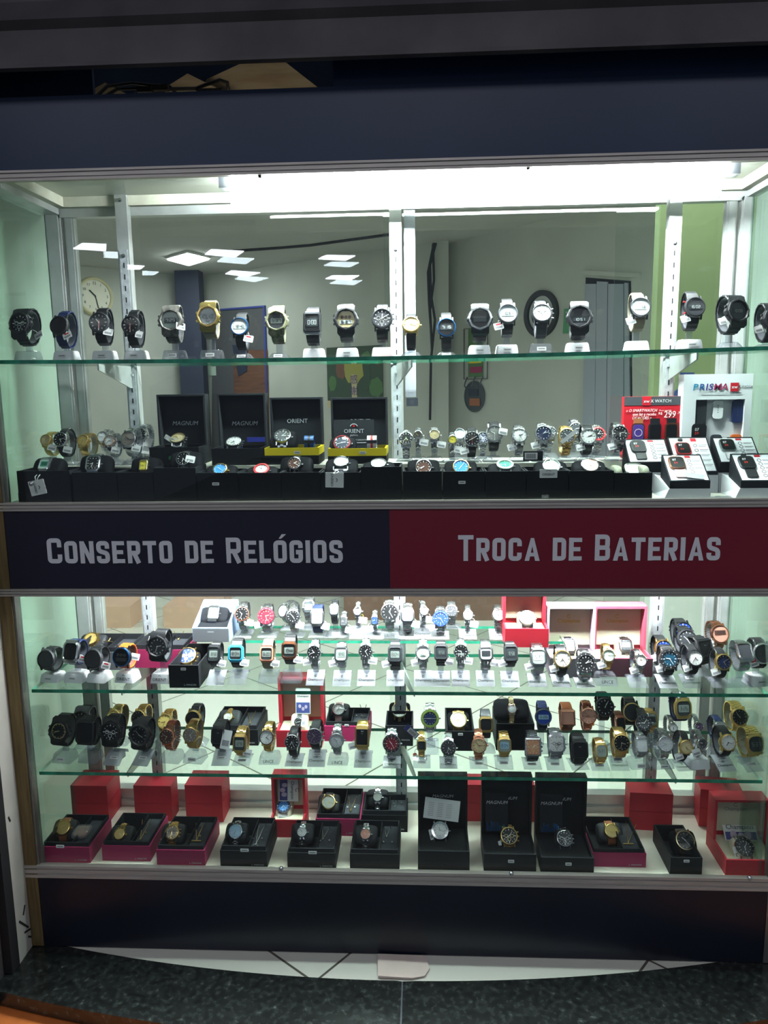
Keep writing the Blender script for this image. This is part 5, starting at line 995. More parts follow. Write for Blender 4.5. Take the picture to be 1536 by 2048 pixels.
# ------------------------------------------------------------------ lower cabinet, middle shelf, front row
C_='Champion'
row([
(92,1319,40,'round charcoal d_dkgrey blank rubber black','yaw=-24 tilt=14 bz=gun b=.027','grey-faced black smartwatch nearest the left frame','white',{'p':PR,'syaw':-10}),
(141,1303,36,'rect steel d_black blank rubber navy','yaw=-18 tilt=20 asp=1.15 rc=.3 tag=r tred=1 ty=10 b=.028','square silver smartwatch on navy strap','white',{'p':PR,'syaw':-10}),
(186,1318,40,'round charcoal d_dkgrey blank rubber black','yaw=-22 tilt=14 bz=black tag=r tred=1 ty=16 b=.027','black smartwatch with ribbed strap and red-topped tag','white',{'syaw':-10}),
(243,1314,40,'round black d_black dig3 rubber orange','yaw=-18 tilt=12 bz=bluem lcd=d_lcddark dgc=d_dkgrey tag=r ty=22 tz=-6 b=.027','blue-rimmed watch with orange lined strap','white',{'t':'ORIENT','syaw':-8}),
(315,1293,42,'shock black d_dkgrey ana rubber black','yaw=-16 tilt=12','chunky black sports watch beside the gold watch box','white',{'t':'ORIENT','syaw':-6}),
(427,1308,27,'rect gun d_lcddark dig rubber black','yaw=-6 tilt=20 asp=1.25 rc=.25 lcd=d_lcd tag=r','grey retro digital watch left of the blue square one','ramp'),
(471,1307,31,'rect cyan d_lcddark dig rubber black','tilt=16 asp=1.0 bz=teal lcd=d_lcd dg=8:04 tag=r','bright blue square digital watch','sheet'),
(533,1308,29,'rect rose d_lcddark dig leather khaki','tilt=18 asp=1.05 bz=rosep lcd=d_lcd dg=8:20 tag=r','rose gold square digital watch on beige strap','block'),
(578,1301,31,'rect rose d_lcddark dig rubber black','tilt=14 asp=1.05 bz=copper lcd=d_lcd dg=10:44 tag=r','copper-edged square digital watch on black strap','block'),
(628,1305,29,'round steel d_black ana link steel','tilt=24 tag=l','steel black dial watch right of the copper-edged square one','ramp',{'t':C_}),
(682,1308,27,'rect steel d_silver dig link steel','tilt=22 asp=1.15 lcd=d_lcd rc=.3 tag=l','small silver retro digital watch in the middle','ramp',{'t':C_}),
(731,1303,29,'round steel d_black ana link steel','tilt=26 tag=r','steel watch with bold white marks on black dial','ramp',{'t':C_}),
(790,1309,29,'rect black d_lcddark dig rubber black','tilt=22 asp=1.15 lcd=d_lcd dg=8:04 tag=l bz=charcoal','black square retro digital watch, left of three','ramp',{'t':C_}),
(846,1306,31,'round steel d_silver anadig link steel','tilt=24 tag=l dg=10:08','silver watch with white half-digital dial','ramp',{'t':C_}),
(882,1305,27,'rect black d_lcddark dig rubber black','tilt=22 asp=1.15 lcd=d_lcddark dgc=d_lcd tag=r bz=charcoal','black square retro digital watch, middle of three','ramp',{'t':C_}),
(922,1303,30,'round steel d_black anadig link steel','tilt=26 tag=r dg=8:20','steel watch with black half-digital dial','ramp',{'t':C_}),
(972,1307,29,'rect steel d_silver dig link steel','tilt=24 asp=1.0 lcd=d_lcddark rc=.28 tag=r','silver digital watch with narrow dark screen','ramp',{'t':C_}),
(1022,1307,28,'rect black d_lcddark dig rubber black','tilt=22 yaw=4 asp=1.2 lcd=d_lcddark dgc=d_lcd tag=l bz=charcoal','black square retro digital watch, right of three','ramp',{'t':C_}),
(1077,1314,33,'rect steel d_lcd dig link steel','tilt=26 yaw=3 asp=1.05 lcd=d_lcdpale rc=.3 tag=l','wide silver digital watch with pale screen','ramp',{'t':C_}),
(1125,1318,36,'round gold d_silver ana leather black','tilt=24 yaw=3 mk=gold hc=gold tag=l','gold watch with silver dial on black leather','ramp',{'t':C_}),
(1172,1326,42,'diver steel d_black ana link steel','tilt=26 yaw=4 bz=black h=50 m=75','large steel diver with black rim','ramp',{'t':C_}),
(1217,1311,26,'round gold d_mint ana link gold','tilt=24 yaw=2 mk=gold hc=gold tag=l bz=palegold','small gold ladies watch with mint dial','block',{'t':'LINCE'}),
(1281,1321,25,'round steel d_white ana link steel','tilt=26 yaw=12 mk=gold hc=gold tag=l tstr=ystring','silver ladies bracelet watch with yellow tie','sheet'),
(1339,1318,41,'diver steel d_teal ana rubber black','tilt=24 yaw=6 bz=black tag=l','diver watch with dark teal dial','ramp',{'t':C_}),
(1390,1316,34,'round gun d_white ana leather black','tilt=24 yaw=14 mk=greyink hc=ink tag=l','thin black-rimmed watch with white dial','sheet',{'t':C_,'p':(0,0,.011)}),
(1447,1324,33,'round gold d_navy ana leather black','tilt=22 yaw=10 mk=palegold hc=palegold tag=l tw=20 tstr=ystring','gold watch with black dial and big white tag','sheet'),
(1490,1302,33,'rect steel d_dkgrey blank link steel','tilt=38 yaw=8 asp=1.1','steel bracelet smartwatch with dark square face','low'),
(1526,1307,42,'round steel d_dkgrey dig rubber black','tilt=16 yaw=12 lcd=d_lcddark dgc=d_dkgrey tag=l tred=1','grey-faced smartwatch with red-topped tag at the right edge','white',{'p':PR,'syaw':10}),
], .055, Z_L1, 'on the middle shelf')
row([
(1327,1297,36,'round gold d_blue ana leather black','tilt=24 yaw=10 mk=lum tag=l','gold watch with royal blue dial','low',{'Y':.13}),
(1367,1262,38,'round gun d_blue ana leather black','tilt=24 yaw=12','dark watch with blue dial, mostly hidden','low',{'Y':.19}),
(1374,1279,41,'round black d_dkgrey ana rubber black','tilt=22 yaw=10 bz=charcoal h=-45 m=150','large black watch with dark grey dial','low',{'Y':.15}),
(1440,1268,38,'round rose d_rose dig link rose','tilt=24 yaw=14 lcd=d_brown tag=l cz=.15','rose gold watch with digital slots in its face','low',{'Y':.16}),
(1411,1297,37,'rect black d_black logo rubber black','tilt=26 yaw=40 asp=1.0 rc=.12','blank black square watch turned right','low',{'Y':.115}),
], .15, Z_L1, 'at the back of the middle shelf')
row([
(484,1228,30,'round steel d_black ana link steel','tilt=24 bz=brown tag=r tstr=ystring','steel watch with brown-black rim and yellow tie','sheet'),
(532,1232,35,'diver steel d_red ana link steel','tilt=26 bz=d_wine tag=l','steel watch with bright red dial','block'),
(566,1222,26,'round steel d_silver ana link steel','tilt=18 yaw=-76','silver watch seen from the side, behind','low',{'Y':.21}),
(586,1233,28,'round steel d_black ana link steel','tilt=24 tag=r','steel watch with black dial beside the red one','low'),
(617,1214,25,'rect steel d_lcddark dig link steel','tilt=26 asp=1.1 lcd=d_mint rc=.35','silver digital watch with greenish screen, behind','low',{'Y':.21}),
(634,1235,28,'rect steel d_silver dig leather navy','tilt=22 asp=1.1 lcd=d_lcd rc=.2 tag=r','silver digital watch on a dark strap','block'),
(668,1220,19,'rect steel d_lblue blank link gun','tilt=24 asp=1.15 rc=.3 bz=steel','tiny ladies digital watch with pale blue face','low'),
(687,1243,15,'rect steel d_dkgrey ana link steel','tilt=24 asp=1.3 tag=r','tiny rectangular steel watch with black dial','block'),
(715,1223,17,'round steel d_silver ana link steel','tilt=26 mk=gold tag=r tstr=ystring','tiny silver ladies watch with white tag','ramp'),
(749,1241,14,'rect steel d_blue ana link steel','tilt=24 asp=1.25 tag=l','tiny rectangular steel watch with blue dial','ramp'),
(779,1224,36,'round steel d_black ana link steel','tilt=26 m=150 h=20','large steel watch with white spoke marks','block',{'t':'LINCE'}),
(815,1231,28,'rect steel d_lblue dig link steel','tilt=24 asp=1.0 lcd=d_lcdpale rc=.3 tag=r','silver digital watch with ice blue screen','ramp',{'t':C_}),
(848,1222,19,'round steel d_white ana link steel','tilt=24 yaw=16 tag=r','glaring silver bracelet watch left of the blue diver','ramp',{'t':C_}),
(881,1237,33,'diver steel d_blue ana link steel','tilt=26 bz=d_blue tag=l','steel diver with blue dial and blue rim','ramp',{'t':C_}),
(903,1223,24,'rect steel d_dkgrey ana link steel','tilt=24 asp=1.0 rc=.3','square steel watch peeking behind the blue diver','low',{'Y':.22}),
(936,1231,21,'round steel d_white ana link steel','tilt=24 tag=r','glaring silver ladies watch right of the blue diver','ramp',{'t':C_}),
(997,1230,26,'round steel d_silver ana link steel','tilt=26 mk=ink','steel watch left of the red open box','ramp',{'t':C_}),
], .155, Z_STEP, 'on the glass strip')
# boxes on the middle shelf
b=double_box('open black box with gold watch and bar at the left of the middle shelf',(150,262,1340,1296,1253),Z_L1,'boxgrey',.58,False)
I=make_watch(182,1278,0,31,'round gold d_gold ana link gold','tilt=52 yaw=-6 mk=gold hc=gold a=.018 b=.027',loc=b.world(182,1278)); tag(I['root'],'gold watch in the open black box at the far left'); b.pillow(I,b.w*.5)
necklace(b,(225,1268),(222,1276),(217,1284),'short gold bar chain in the open black box at the far left',pend='bar')
b=double_box('open maroon and black box behind the chunky black sports watch',(270,372,1336,1291,1250),Z_L1,'magenta',.58,False)
I=make_watch(306,1271,0,31,'round palegold d_white ana link palegold','tilt=54 yaw=-6 mk=gold hc=gold a=.018 b=.027',loc=b.world(306,1271)); tag(I['root'],'pale gold watch with white dial in the maroon-sided box'); b.pillow(I,b.w*.5)
necklace(b,(348,1263),(368,1263),(357,1280),'gold necklace in the maroon-sided box behind the black sports watch',pend='ball')
b=Box('watch_box','pale blue open box holding a silver rectangular watch',386,459,1284,1256,Z_STEP,d=.098)
w,h,d=b.w,b.h,b.d; H=at(420,1199,b.c.y+d).z-b.z; h=max(h,.026); m=M(); t_=.004
for s_ in (-1,1): x0,x1=sorted((s_*w/2,s_*(w/2-t_))); m.hexa([(x0,0,0),(x1,0,0),(x1,d,0),(x0,d,0)],[(x0,0,h),(x1,0,h),(x1,d,H),(x0,d,H)])
m.b2(-w/2+t_,w/2-t_,0,t_,0,h).b2(-w/2+t_,w/2-t_,d-t_,d,0,H).b2(-w/2+t_,w/2-t_,t_,d-t_,0,.003); b.part(m,'shell','boxblue',smooth=False)
m=M(); m.hexa([(-w/2+t_,t_,h-.012),(w/2-t_,t_,h-.012),(w/2-t_,d-t_,H-.032),(-w/2+t_,d-t_,H-.032)],[(-w/2+t_,t_,h-.010),(w/2-t_,t_,h-.010),(w/2-t_,d-t_,H-.030),(-w/2+t_,d-t_,H-.030)]); b.part(m,'inner_pad','velvet',smooth=False)
b.part(M().b2(-w/2+.001,w/2-.001,-.0008,0,.001,h*.94),'front_panel','boxgrey',smooth=False); b.sticker(0,h*.72,.020,.008)
I=make_watch(426,1226,.178,25,'rect steel d_dkgrey ana link steel','tilt=44 asp=1.25 a=.016 b=.026',None); tag(I['root'],'silver rectangular watch with dotted numerals in the pale blue box'); b.pillow(I,b.w*.80,'velvet')
b=Box('watch_box','deep black box with a gold blue-dial watch, front of the middle shelf',339,399,1376,1331,Z_L1,ytb=1287); b.part(b.walls(0,b.h,.003),'shell','boxblack',smooth=False); b.sticker(0,b.h*.84,.011,.006); b.text('L. MANCINI',b.w*.2,b.h*.14,.005,'silverink')
I=make_watch(374,1312,0,39,'round gold d_blue chrono leather brown','tilt=50 yaw=-6 mk=palegold hc=palegold sub=d_gold subf=d_gold a=.018 b=.028',loc=b.world(374,1312,-.010)); tag(I['root'],'large gold watch with blue and gold dial in the deep black box'); b.pillow(I,b.w*.82,'velvet')
def champ(lab,geo,z,shell,lt,ld,wrow,wlab,tink='goldink',pad='lining',base=None,text='Champion',**k):
    b=hinged(lab,geo,z,shell,'lining',lt,ld,text=text,tink=tink,tsize=.012,tz=.58,pad=pad,**k)
    if base: b.part(M().b2(-b.w/2,b.w/2,-.0008,0,0,b.h-.001),'front_panel',base,smooth=False)
    px,py,d,spec,opts=wrow; I=make_watch(px,py,0,d,spec,opts+' a=.018 b=.027',loc=b.world(px,py,.012)); tag(I['root'],wlab); b.pillow(I,.040,pad); return b
champ('open red watch box with white lining on the glass strip',(1010,1097,1295,1258,1236),Z_STEP,'boxred',1168,.035,(1054,1236,33,'diver steel d_white ana link steel','tilt=44 bz=steel mk=greyink'),'silver watch with glaring white dial in the open red box',text=None)
champ('open lilac watch box with cream lining',(1100,1199,1356,1317,1289),Z_L1,'lilac',1204,.036,(1140,1291,22,'rect steel d_white ana leather black','tilt=38 asp=1.3 yaw=6 mk=ink'),'silver rectangular watch in the lilac box',base='boxgrey')
champ('open pink watch box with cream lining',(1197,1304,1354,1317,1289),Z_L1,'boxpink',1204,.036,(1252,1290,26,'rect steel d_dkgrey dig link steel','tilt=40 asp=1.0 lcd=d_lcdpale'),'steel watch with silver panelled face in the pink box',base='boxplum')
# ------------------------------------------------------------------ lower cabinet, lowest shelf
row([
(118,1462,40,'shock black d_black ana rubber black','tilt=16 yaw=-16 bz=black mk=palegold hc=palegold ring=palegold','black sports watch with cream ringed dial','block',{'p':PR,'syaw':-8}),
(170,1464,42,'rect black d_black blank rubber black','tilt=14 yaw=-10 asp=1.1 rc=.2','square all black sports watch','block',{'syaw':-6}),
(221,1464,42,'shock black d_black chrono rubber black','tilt=14 yaw=-12 sub=d_white mk=lum','black sports watch with white-ringed subdials','ramp',{'p':PR,'syaw':-6}),
(279,1470,42,'shock black d_black ana rubber black','tilt=14 yaw=-20 bz=charcoal mk=d_grey hc=d_grey','fourth black sports watch, right of the white-ringed one','ramp',{'p':PR,'syaw':-10}),
(334,1473,32,'round rose d_brown ana link rose','tilt=18 yaw=-14 mk=palegold hc=palegold','rose gold watch with brown dial','block',{'syaw':-8}),
(381,1470,32,'round gold d_taupe ana mesh gold','tilt=18 yaw=-10 mk=lum lw=.62','gold mesh watch with greyish dial','block',{'p':PR,'syaw':-8}),
(436,1472,30,'rect black d_black logo rubber black','tilt=16 yaw=-10 asp=1.25 rc=.3 tag=r tw=20 th=40 tz=-6','blank black rectangular watch with large white tag','ramp',{'p':PR}),
(479,1487,28,'rect gold d_lcddark dig link gold','tilt=14 yaw=-4 asp=1.2 lcd=d_lcd rc=.2 tag=r','gold square digital watch left of the white dial','sheet',{'p':PR}),
(533,1475,30,'round gold d_white ana link gold','tilt=20 yaw=-8 bz=gun mk=greyink hc=ink','gold link watch with white dial and dark rim','block',{'t':'LINCE'}),
(584,1484,31,'round steel d_black ana leather black','tilt=20 yaw=-8 bz=steel hc=d_silver m=150 h=-150','steel watch with black dial left of the purplish one','ramp',{'t':C_,'p':(0,0,.012)}),
(629,1472,33,'round steel d_purple chrono leather black','tilt=18 yaw=-8 mk=d_grey sub=d_dkgrey','steel watch with purplish dial on black strap','ramp',{'t':C_,'p':(0,0,.012)}),
(673,1481,31,'round steel d_silver ana link steel','tilt=18 mk=greyink hc=greyink h=-45 m=160','silver bracelet watch with white numerals dial','block',{'t':'LINCE'}),
(724,1474,29,'rect gold d_black logo mesh gold','tilt=16 yaw=-3 asp=1.35 rc=.1 lw=.8 tag=l','gold mesh watch with blank black rectangular face','ramp',{'t':C_}),
(783,1487,36,'diver steel d_wine ana link steel','tilt=24 bz=black m=150 h=-40','steel watch with wine red dial','ramp',{'t':C_}),
(843,1491,19,'rect gold d_lcddark dig link gold','tilt=18 asp=1.1 lcd=d_dkgrey tag=l tw=8 th=6 tcol=orangetag','tiny gold digital watch with little orange tag','sheet',{'p':PR}),
(897,1496,31,'round steel d_dkgrey ana link steel','tilt=26 bz=gun','steel bracelet watch with charcoal dial','ramp',{'t':C_}),
(958,1491,32,'round rose d_champ ana link rose','tilt=20 mk=rose hc=rose','rose gold watch with beige dial','sheet',{'p':PR}),
(1009,1491,28,'rect gold d_lcd dig link gold','tilt=18 asp=1.1 lcd=d_lblue rc=.3','gold digital watch with light blue figures','sheet',{'p':PR}),
(1066,1494,33,'rect gun d_orange chrono link gun','tilt=20 asp=1.1 rc=.08 sub=d_cream bz=steel','dark steel square watch with orange dial','sheet',{'p':PR}),
(1113,1487,35,'rect steel d_white chrono link steel','tilt=24 yaw=4 asp=1.1 rc=.3 sub=d_dkgrey mk=ink hc=ink','steel rectangular watch with white subdialled face','sheet',{'p':PR}),
(1160,1500,34,'rect black d_black logo rubber black','tilt=18 yaw=6 asp=1.1 rc=.25','shiny blank black smartwatch','sheet',{'p':PR,'syaw':6}),
(1203,1502,26,'rect gold d_lcd dig link gold','tilt=24 yaw=6 asp=1.1 lcd=d_lcd rc=.35','gold tonneau digital watch','sheet',{'p':PR}),
(1243,1486,36,'round gold d_black ana mesh gold','tilt=22 yaw=6 mk=palegold hc=palegold lw=.62','gold mesh watch with black dial','sheet',{'t':C_,'p':(0,0,.012)}),
(1284,1490,25,'rect steel d_silver ana link steel','tilt=22 yaw=8 asp=1.3 tag=r tw=6 th=6 tstr=ystring','silver rectangular ladies watch with yellow string','block',{'p':PR,'syaw':6}),
(1331,1488,33,'round steel d_silver ana link steel','tilt=24 yaw=8 mk=greyink hc=greyink','silver bracelet watch with plain silver dial','block',{'p':PR,'syaw':8}),
(1372,1494,29,'round gold d_champ ana leather black','tilt=20 yaw=14 roll=10 mk=gold hc=gold tag=l tstr=ystring','tilted gold ladies watch with cream dial','sheet',{'t':C_,'syaw':8}),
(1404,1486,20,'round steel d_dkgrey ana link steel','tilt=22 yaw=10 tag=l','small steel bracelet watch with charcoal dial','white',{'syaw':8}),
(1456,1485,34,'round gold d_white ana leather black','tilt=18 yaw=14 mk=gold hc=ink tag=l tw=6 th=6 tstr=ystring','gold watch with white dial on black leather','ramp',{'t':C_,'p':(0,0,.012),'syaw':10}),
(1511,1488,38,'rect gold d_lcddark dig link gold','tilt=14 yaw=18 asp=1.0 lcd=d_lcddark dgc=d_lcd rc=.4 lw=.75','gold digital watch with octagonal case','sheet',{'p':PR,'syaw':12}),
], .058, Z_L2, 'on the lowest shelf')
row([
(162,1441,40,'shock black d_black ana rubber black','tilt=26 yaw=-12 bz=black mk=d_gold hc=d_gold','black sports watch hidden behind the square one','low',{'Y':.13}),
(228,1436,33,'round gold d_gold ana mesh gold','tilt=24 yaw=-14 mk=gold hc=gold lw=.6','plain gold mesh watch behind the subdial one','low',{'Y':.14}),
(277,1436,32,'round gold d_black ana link gold','tilt=24 yaw=-14 mk=palegold hc=palegold','gold watch with black dial','low',{'Y':.14}),
(330,1444,33,'round gold d_gold ana link gold','tilt=28 yaw=-10 mk=d_brown hc=d_brown','gold link watch behind the rose gold one','low',{'Y':.14}),
(386,1437,33,'round gold d_black blank rubber black','tilt=18 yaw=-12','gold-cased smartwatch with blank black face','low',{'Y':.14}),
(860,1437,37,'diver steel d_navy ana link steel','tilt=20 bz=greenrim mk=d_grey m=90 h=-90','large steel diver with green and black rim','sheet',{'Y':.12}),
(972,1449,28,'rect gold d_black blank leather charcoal','tilt=20 asp=1.0 rc=.25','gold square watch with blank face and dark strap','low',{'Y':.12}),
(1087,1434,34,'round gun d_blue dig rubber navy','tilt=16 yaw=2 bz=darkgrey lcd=d_lblue','grey sports watch with blue digital face','low',{'Y':.12}),
(1136,1436,30,'rect rose d_rose blank leather tan','tilt=18 yaw=3 asp=1.05 rc=.08','rose gold rectangular watch on tan strap','low',{'Y':.12}),
(1177,1432,34,'round rose d_rose ana link rose','tilt=20 yaw=3 mk=rose hc=rose','rose gold link watch with pink dial','low',{'Y':.12}),
(1210,1414,38,'round black d_black ana leather black','tilt=18 yaw=4 bz=charcoal h=25 m=30','large all black watch with slim white hands','low',{'Y':.14}),
(1241,1447,20,'rect rose d_black blank leather brown','tilt=22 yaw=6 asp=1.4 rc=.3 lw=.8','narrow rose gold watch with black face','low',{'Y':.13}),
(1264,1424,38,'round black d_dkgrey blank rubber black','tilt=16 yaw=6 bz=gold','black and gold round smartwatch','low',{'Y':.15}),
(1288,1446,33,'diver steel d_dkgrey ana rubber black','tilt=22 yaw=6 bz=gun','steel watch with smoky ring dial','low',{'Y':.115}),
(1303,1439,26,'rect gold d_lcd dig link gold','tilt=28 yaw=10 asp=1.1 lcd=d_lcddark rc=.3','gold digital watch half hidden behind the smoky dial','low',{'Y':.16}),
(1346,1455,18,'round steel d_silver ana link steel','tilt=24 yaw=6 mk=ink','steel double-strand ladies watch with tiny dial','low',{'Y':.13}),
(1367,1417,35,'rect gold d_lcddark dig leather navy','tilt=14 yaw=10 asp=1.05 lcd=d_lcd rc=.35','gold digital watch on dark navy strap','low',{'Y':.15}),
(1397,1453,18,'round steel d_purple ana link steel','tilt=24 yaw=6','small steel watch with dark plum dial','low',{'Y':.13}),
(1441,1455,27,'round steel d_white ana leather navy','tilt=24 yaw=14 mk=greyink hc=ink','white dial watch hidden behind the leather gold one','low',{'Y':.12}),
(1479,1434,36,'round gold d_black ana link gold','tilt=18 yaw=12 mk=d_grey h=-40 m=-35 lw=.62','large gold watch with black numerals dial','low',{'Y':.13}),
], .13, Z_L2, 'at the back of the lowest shelf')
b=double_box('open black box with tiny gold watch and necklace on the lowest shelf',(424,517,1491,1452,1406),Z_L2,'boxblack',.58)
I=make_watch(456,1434,0,19,'round gold d_white ana link gold','tilt=40 yaw=-4 mk=gold hc=gold a=.018 b=.026',loc=b.world(456,1434,.002)); tag(I['root'],'tiny gold ladies watch on black cushion beside a necklace'); b.pillow(I,b.w*.5)
b.sticker(-.03,b.h*.8,.016,.008); necklace(b,(495,1422),(512,1422),(500,1448),'thin gold necklace in the open black box on the lowest shelf')
champ('open red watch box with blue flyer on the lowest shelf',(553,644,1495,1462,1432),Z_L2,'boxred',1344,.04,(597,1444,18,'round steel d_black ana leather black','tilt=34 bz=steel tag=r tw=10 th=26 tz=4'),'small steel watch with black strap in the red flyer box',text=None)
def flyer(px,py,Y,w,h,lab,tiltx=0.,rot=0.,tx=True):
    P=at(px,py,Y); t=thing('flyer',P,lab,'leaflet'); R=Matrix.Rotation(tiltx,4,'X')@Matrix.Rotation(rot,4,'Y'); M().box(0,0,0,w,.0008,h).xf(R).build('sheet','paper',t,smooth=False)
    m=M().b2(-w*.46,w*.46,-.0007,-.0004,-h*.46,-h*.05); 
    m.xf(R).build('picture','flyerblue',t); k=M()
    for x,z in ((-.22,-.2),(.2,-.22),(0,-.3)): k.ball((x*w,-.0008,z*h),w*.10,n=8,sc=(1,.05,1.3))
    k.xf(R).build('picture_figures','lilac',t)
    if tx: m=addtext(M(),'Champion',w*.2,R@Tm(0,-.0006,h*.2)); m.tube([R@Vector((.0045*math.cos(math.radians(a)),-.0006,h*.2+w*.22+.0036*math.sin(math.radians(a)))) for a in range(40,330,24)],.0006,n=4); m.build('print','ink',t,smooth=False)
flyer(606,1402,.185,.034,.060,'blue and white flyer standing in the red box on the lowest shelf',-.12)
b=double_box('open maroon and black box with heart necklace on the lowest shelf',(649,739,1483,1445,1396),Z_L2,'magenta',.60)
I=make_watch(677,1419,0,26,'round steel d_white ana leather pinkstrap','tilt=46 yaw=-2 mk=greyink a=.018 b=.026',loc=b.world(677,1419,.0)); tag(I['root'],'white dial watch on pale pink strap in a maroon-sided box'); b.pillow(I,b.w*.5); b.sticker(0,b.h*.85,.010,.005)
necklace(b,(720,1410),(733,1410),(726,1432),'silver heart necklace in the maroon-sided box','steel','heart',((713,1433),),('single silver stud beside the heart necklace',))
b=Box('watch_box','narrow black box with a gold watch behind the wine red dial',771,826,1492,1452,Z_L2,ytb=1402); b.part(b.walls(0,b.h,.003),'shell','boxblack',smooth=False)
I=make_watch(799,1420,0,32,'round gold d_white ana link gold','tilt=40 mk=gold hc=gold bz=palegold a=.018 b=.027',loc=b.world(799,1420,.0)); tag(I['root'],'gold watch with pale dial in the narrow black box'); b.pillow(I,b.w*.82,'velvet'); b.text('L. MANCINI',b.w*.2,b.h*.3,.0045,'silverink')
p=at(823,1463,.045); t=thing('barcode_tag',p,'slanted white and blue barcode tag beside the narrow black box','tag'); R=Matrix.Rotation(.75,4,'Y'); M().prism(rr(.034,.014,.001,2),-.0004,.0004).xf(R).build('card','flyerblue',t); M().b2(-.008,.015,-.0008,-.0004,-.0055,.0055).xf(R).build('white_field','paper',t); m=M(); [m.b2(-.005+.0016*i,-.0043+.0016*i,-.001,-.0008,-.004,.003) for i in range(11)]; m.xf(R).build('bars','ink',t)
b=Box('watch_box','black box with a gold watch behind the charcoal dial',893,949,1502,1463,Z_L2,ytb=1414); b.part(b.walls(0,b.h,.003),'shell','boxblack',smooth=False); b.sticker(0,b.h*.85,.011,.006)
I=make_watch(917,1440,0,34,'round gold d_silver ana link gold','tilt=42 mk=gold hc=gold a=.018 b=.028',loc=b.world(917,1440,.0)); tag(I['root'],'gold watch with striped silver dial in a black box'); b.pillow(I,b.w*.82,'velvet')
b=Box('watch_box','wide black box with a large black cushion on the lowest shelf',992,1068,1501,1448,Z_L2,ytb=1412); b.part(b.walls(0,b.h,.003),'shell','boxblack',smooth=False)
I=make_watch(1024,1418,0,19,'round palegold d_silver ana link palegold','tilt=28 mk=gold bz=rose a=.020 b=.028',loc=at(1024,1418,.10)); tag(I['root'],'tiny two-tone ladies watch on the large black cushion'); b.pillow(I,b.w*.9,'velvet')
# ------------------------------------------------------------------ lower cabinet, floor
L3=[((86,182,1725,1687,1627),'magenta','first maroon jewellery box from the left',(126,1655,30,'round gold d_gold ana leather tan','tilt=44 mk=gold hc=gold'),'gold watch on brown strap in the leftmost maroon box',None),
((205,302,1722,1685,1624),'magenta','second maroon jewellery box from the left',(239,1668,23,'round gold d_gold ana link gold','tilt=42 mk=gold hc=gold yaw=-6'),'gold bracelet watch in the second maroon box from left',((285,1640),(303,1640),(281,1680),'ball',((275,1667),(292,1667)),'gold necklace in the second maroon box from left','gold')),
((314,411,1731,1693,1631),'magenta','third maroon jewellery box from the left',(344,1665,29,'round gold d_taupe chrono link gold','tilt=42 mk=gold hc=gold sub=d_dkgrey tag=l'),'gold chronograph in the third maroon box from left',((392,1646),(409,1646),(393,1682),'bar',((384,1674),(400,1674)),'gold name necklace in the third maroon box from left','gold')),
((441,535,1735,1694,1633),'boxblack','black jewellery box with a ring pendant at front left',(471,1663,30,'round steel d_lblue ana link steel','tilt=42 mk=greyink yaw=-4 lw=.45'),'silver watch with pale blue dial in the ring pendant box',((518,1645),(532,1647),(512,1690),'ring',((506,1679),(524,1679)),'silver necklace with ring pendant','steel')),
((575,672,1737,1699,1639),'boxblack','black jewellery box left of the rose dial one',(604,1664,21,'round steel d_white ana link steel','tilt=42 mk=greyink lw=.5'),'small silver watch with white dial in front black box',((644,1652),(662,1652),(646,1680),'ball',((640,1684),(659,1683)),'silver necklace with drop beside the white dial watch','steel')),
((700,799,1739,1701,1639),'boxblack','black jewellery box with the rose dial watch',(731,1668,22,'round steel d_rose ana link steel','tilt=42 mk=rose hc=rose lw=.5'),'silver watch with rose pink dial in front black box',((767,1652),(783,1652),(773,1675),'ball',((767,1686),(784,1686)),'short silver necklace beside the rose dial watch','steel')),
((1184,1291,1734,1700,1632),'magenta','maroon jewellery box at the right beside the black lettered boxes',(1223,1662,29,'round gold d_gold ana leather tan','tilt=44 yaw=10 mk=gold hc=gold'),'gold watch on brown strap in the right-hand maroon box',((1252,1644),(1272,1650),(1256,1688),'bar',(),'gold chain with bar in the right-hand maroon box','gold')),
((632,722,1672,1630,1573),'magenta','black and maroon jewellery box in the back row',(657,1604,29,'round gold d_grey ana leather black','tilt=42 mk=gold hc=gold'),'gold-rimmed watch with grey dial in back jewellery box',((697,1593),(714,1593),(701,1623),'ball',((695,1616),(710,1616)),'gold necklace with pearl in the back row box','gold')),
((724,815,1664,1623,1568),'boxblack','black jewellery box in the back row left of the lettered boxes',(755,1594,19,'round steel d_silver ana link steel','tilt=42 mk=gold lw=.55'),'silver ladies watch in the back row black box',((786,1585),(802,1585),(790,1613),'cross',((787,1609),(803,1609)),'silver necklace with cross in the back row black box','steel'))]
for geo,sh,lab,w,wl,nk in L3:
    b=double_box(lab,geo,Z_L3,sh,.60,geo[0] not in(700,)); I=make_watch(w[0],w[1],0,w[2],w[3],w[4]+' a=.017 b=.026',loc=b.world(w[0],w[1],-.002)); tag(I['root'],wl); b.pillow(I,b.w*.50)
    if geo[0] in (86,441,575): b.sticker(-.012 if geo[0]==86 else .003,b.h*.84,.018,.007)
    if nk: necklace(b,*nk[:3],nk[5],nk[6],nk[3],nk[4],['left stud earring of the '+nk[5],'right stud earring of the '+nk[5]])
    if geo[0]==86:
        P=b.world(164,1668,-.010); o=M(); cushion(o,.030,.034,.010,Matrix.Rotation(.1,4,'X')); t=thing('plastic_pouch',P+Vector((0,0,.006)),'clear plastic pouch with brown strap in the leftmost maroon box','pouch'); o.build('brown_strap','tanbag',t); o=M(); cushion(o,.036,.044,.013,Matrix.Rotation(.1,4,'X')); o.build('clear_bag','plasticbag',t)
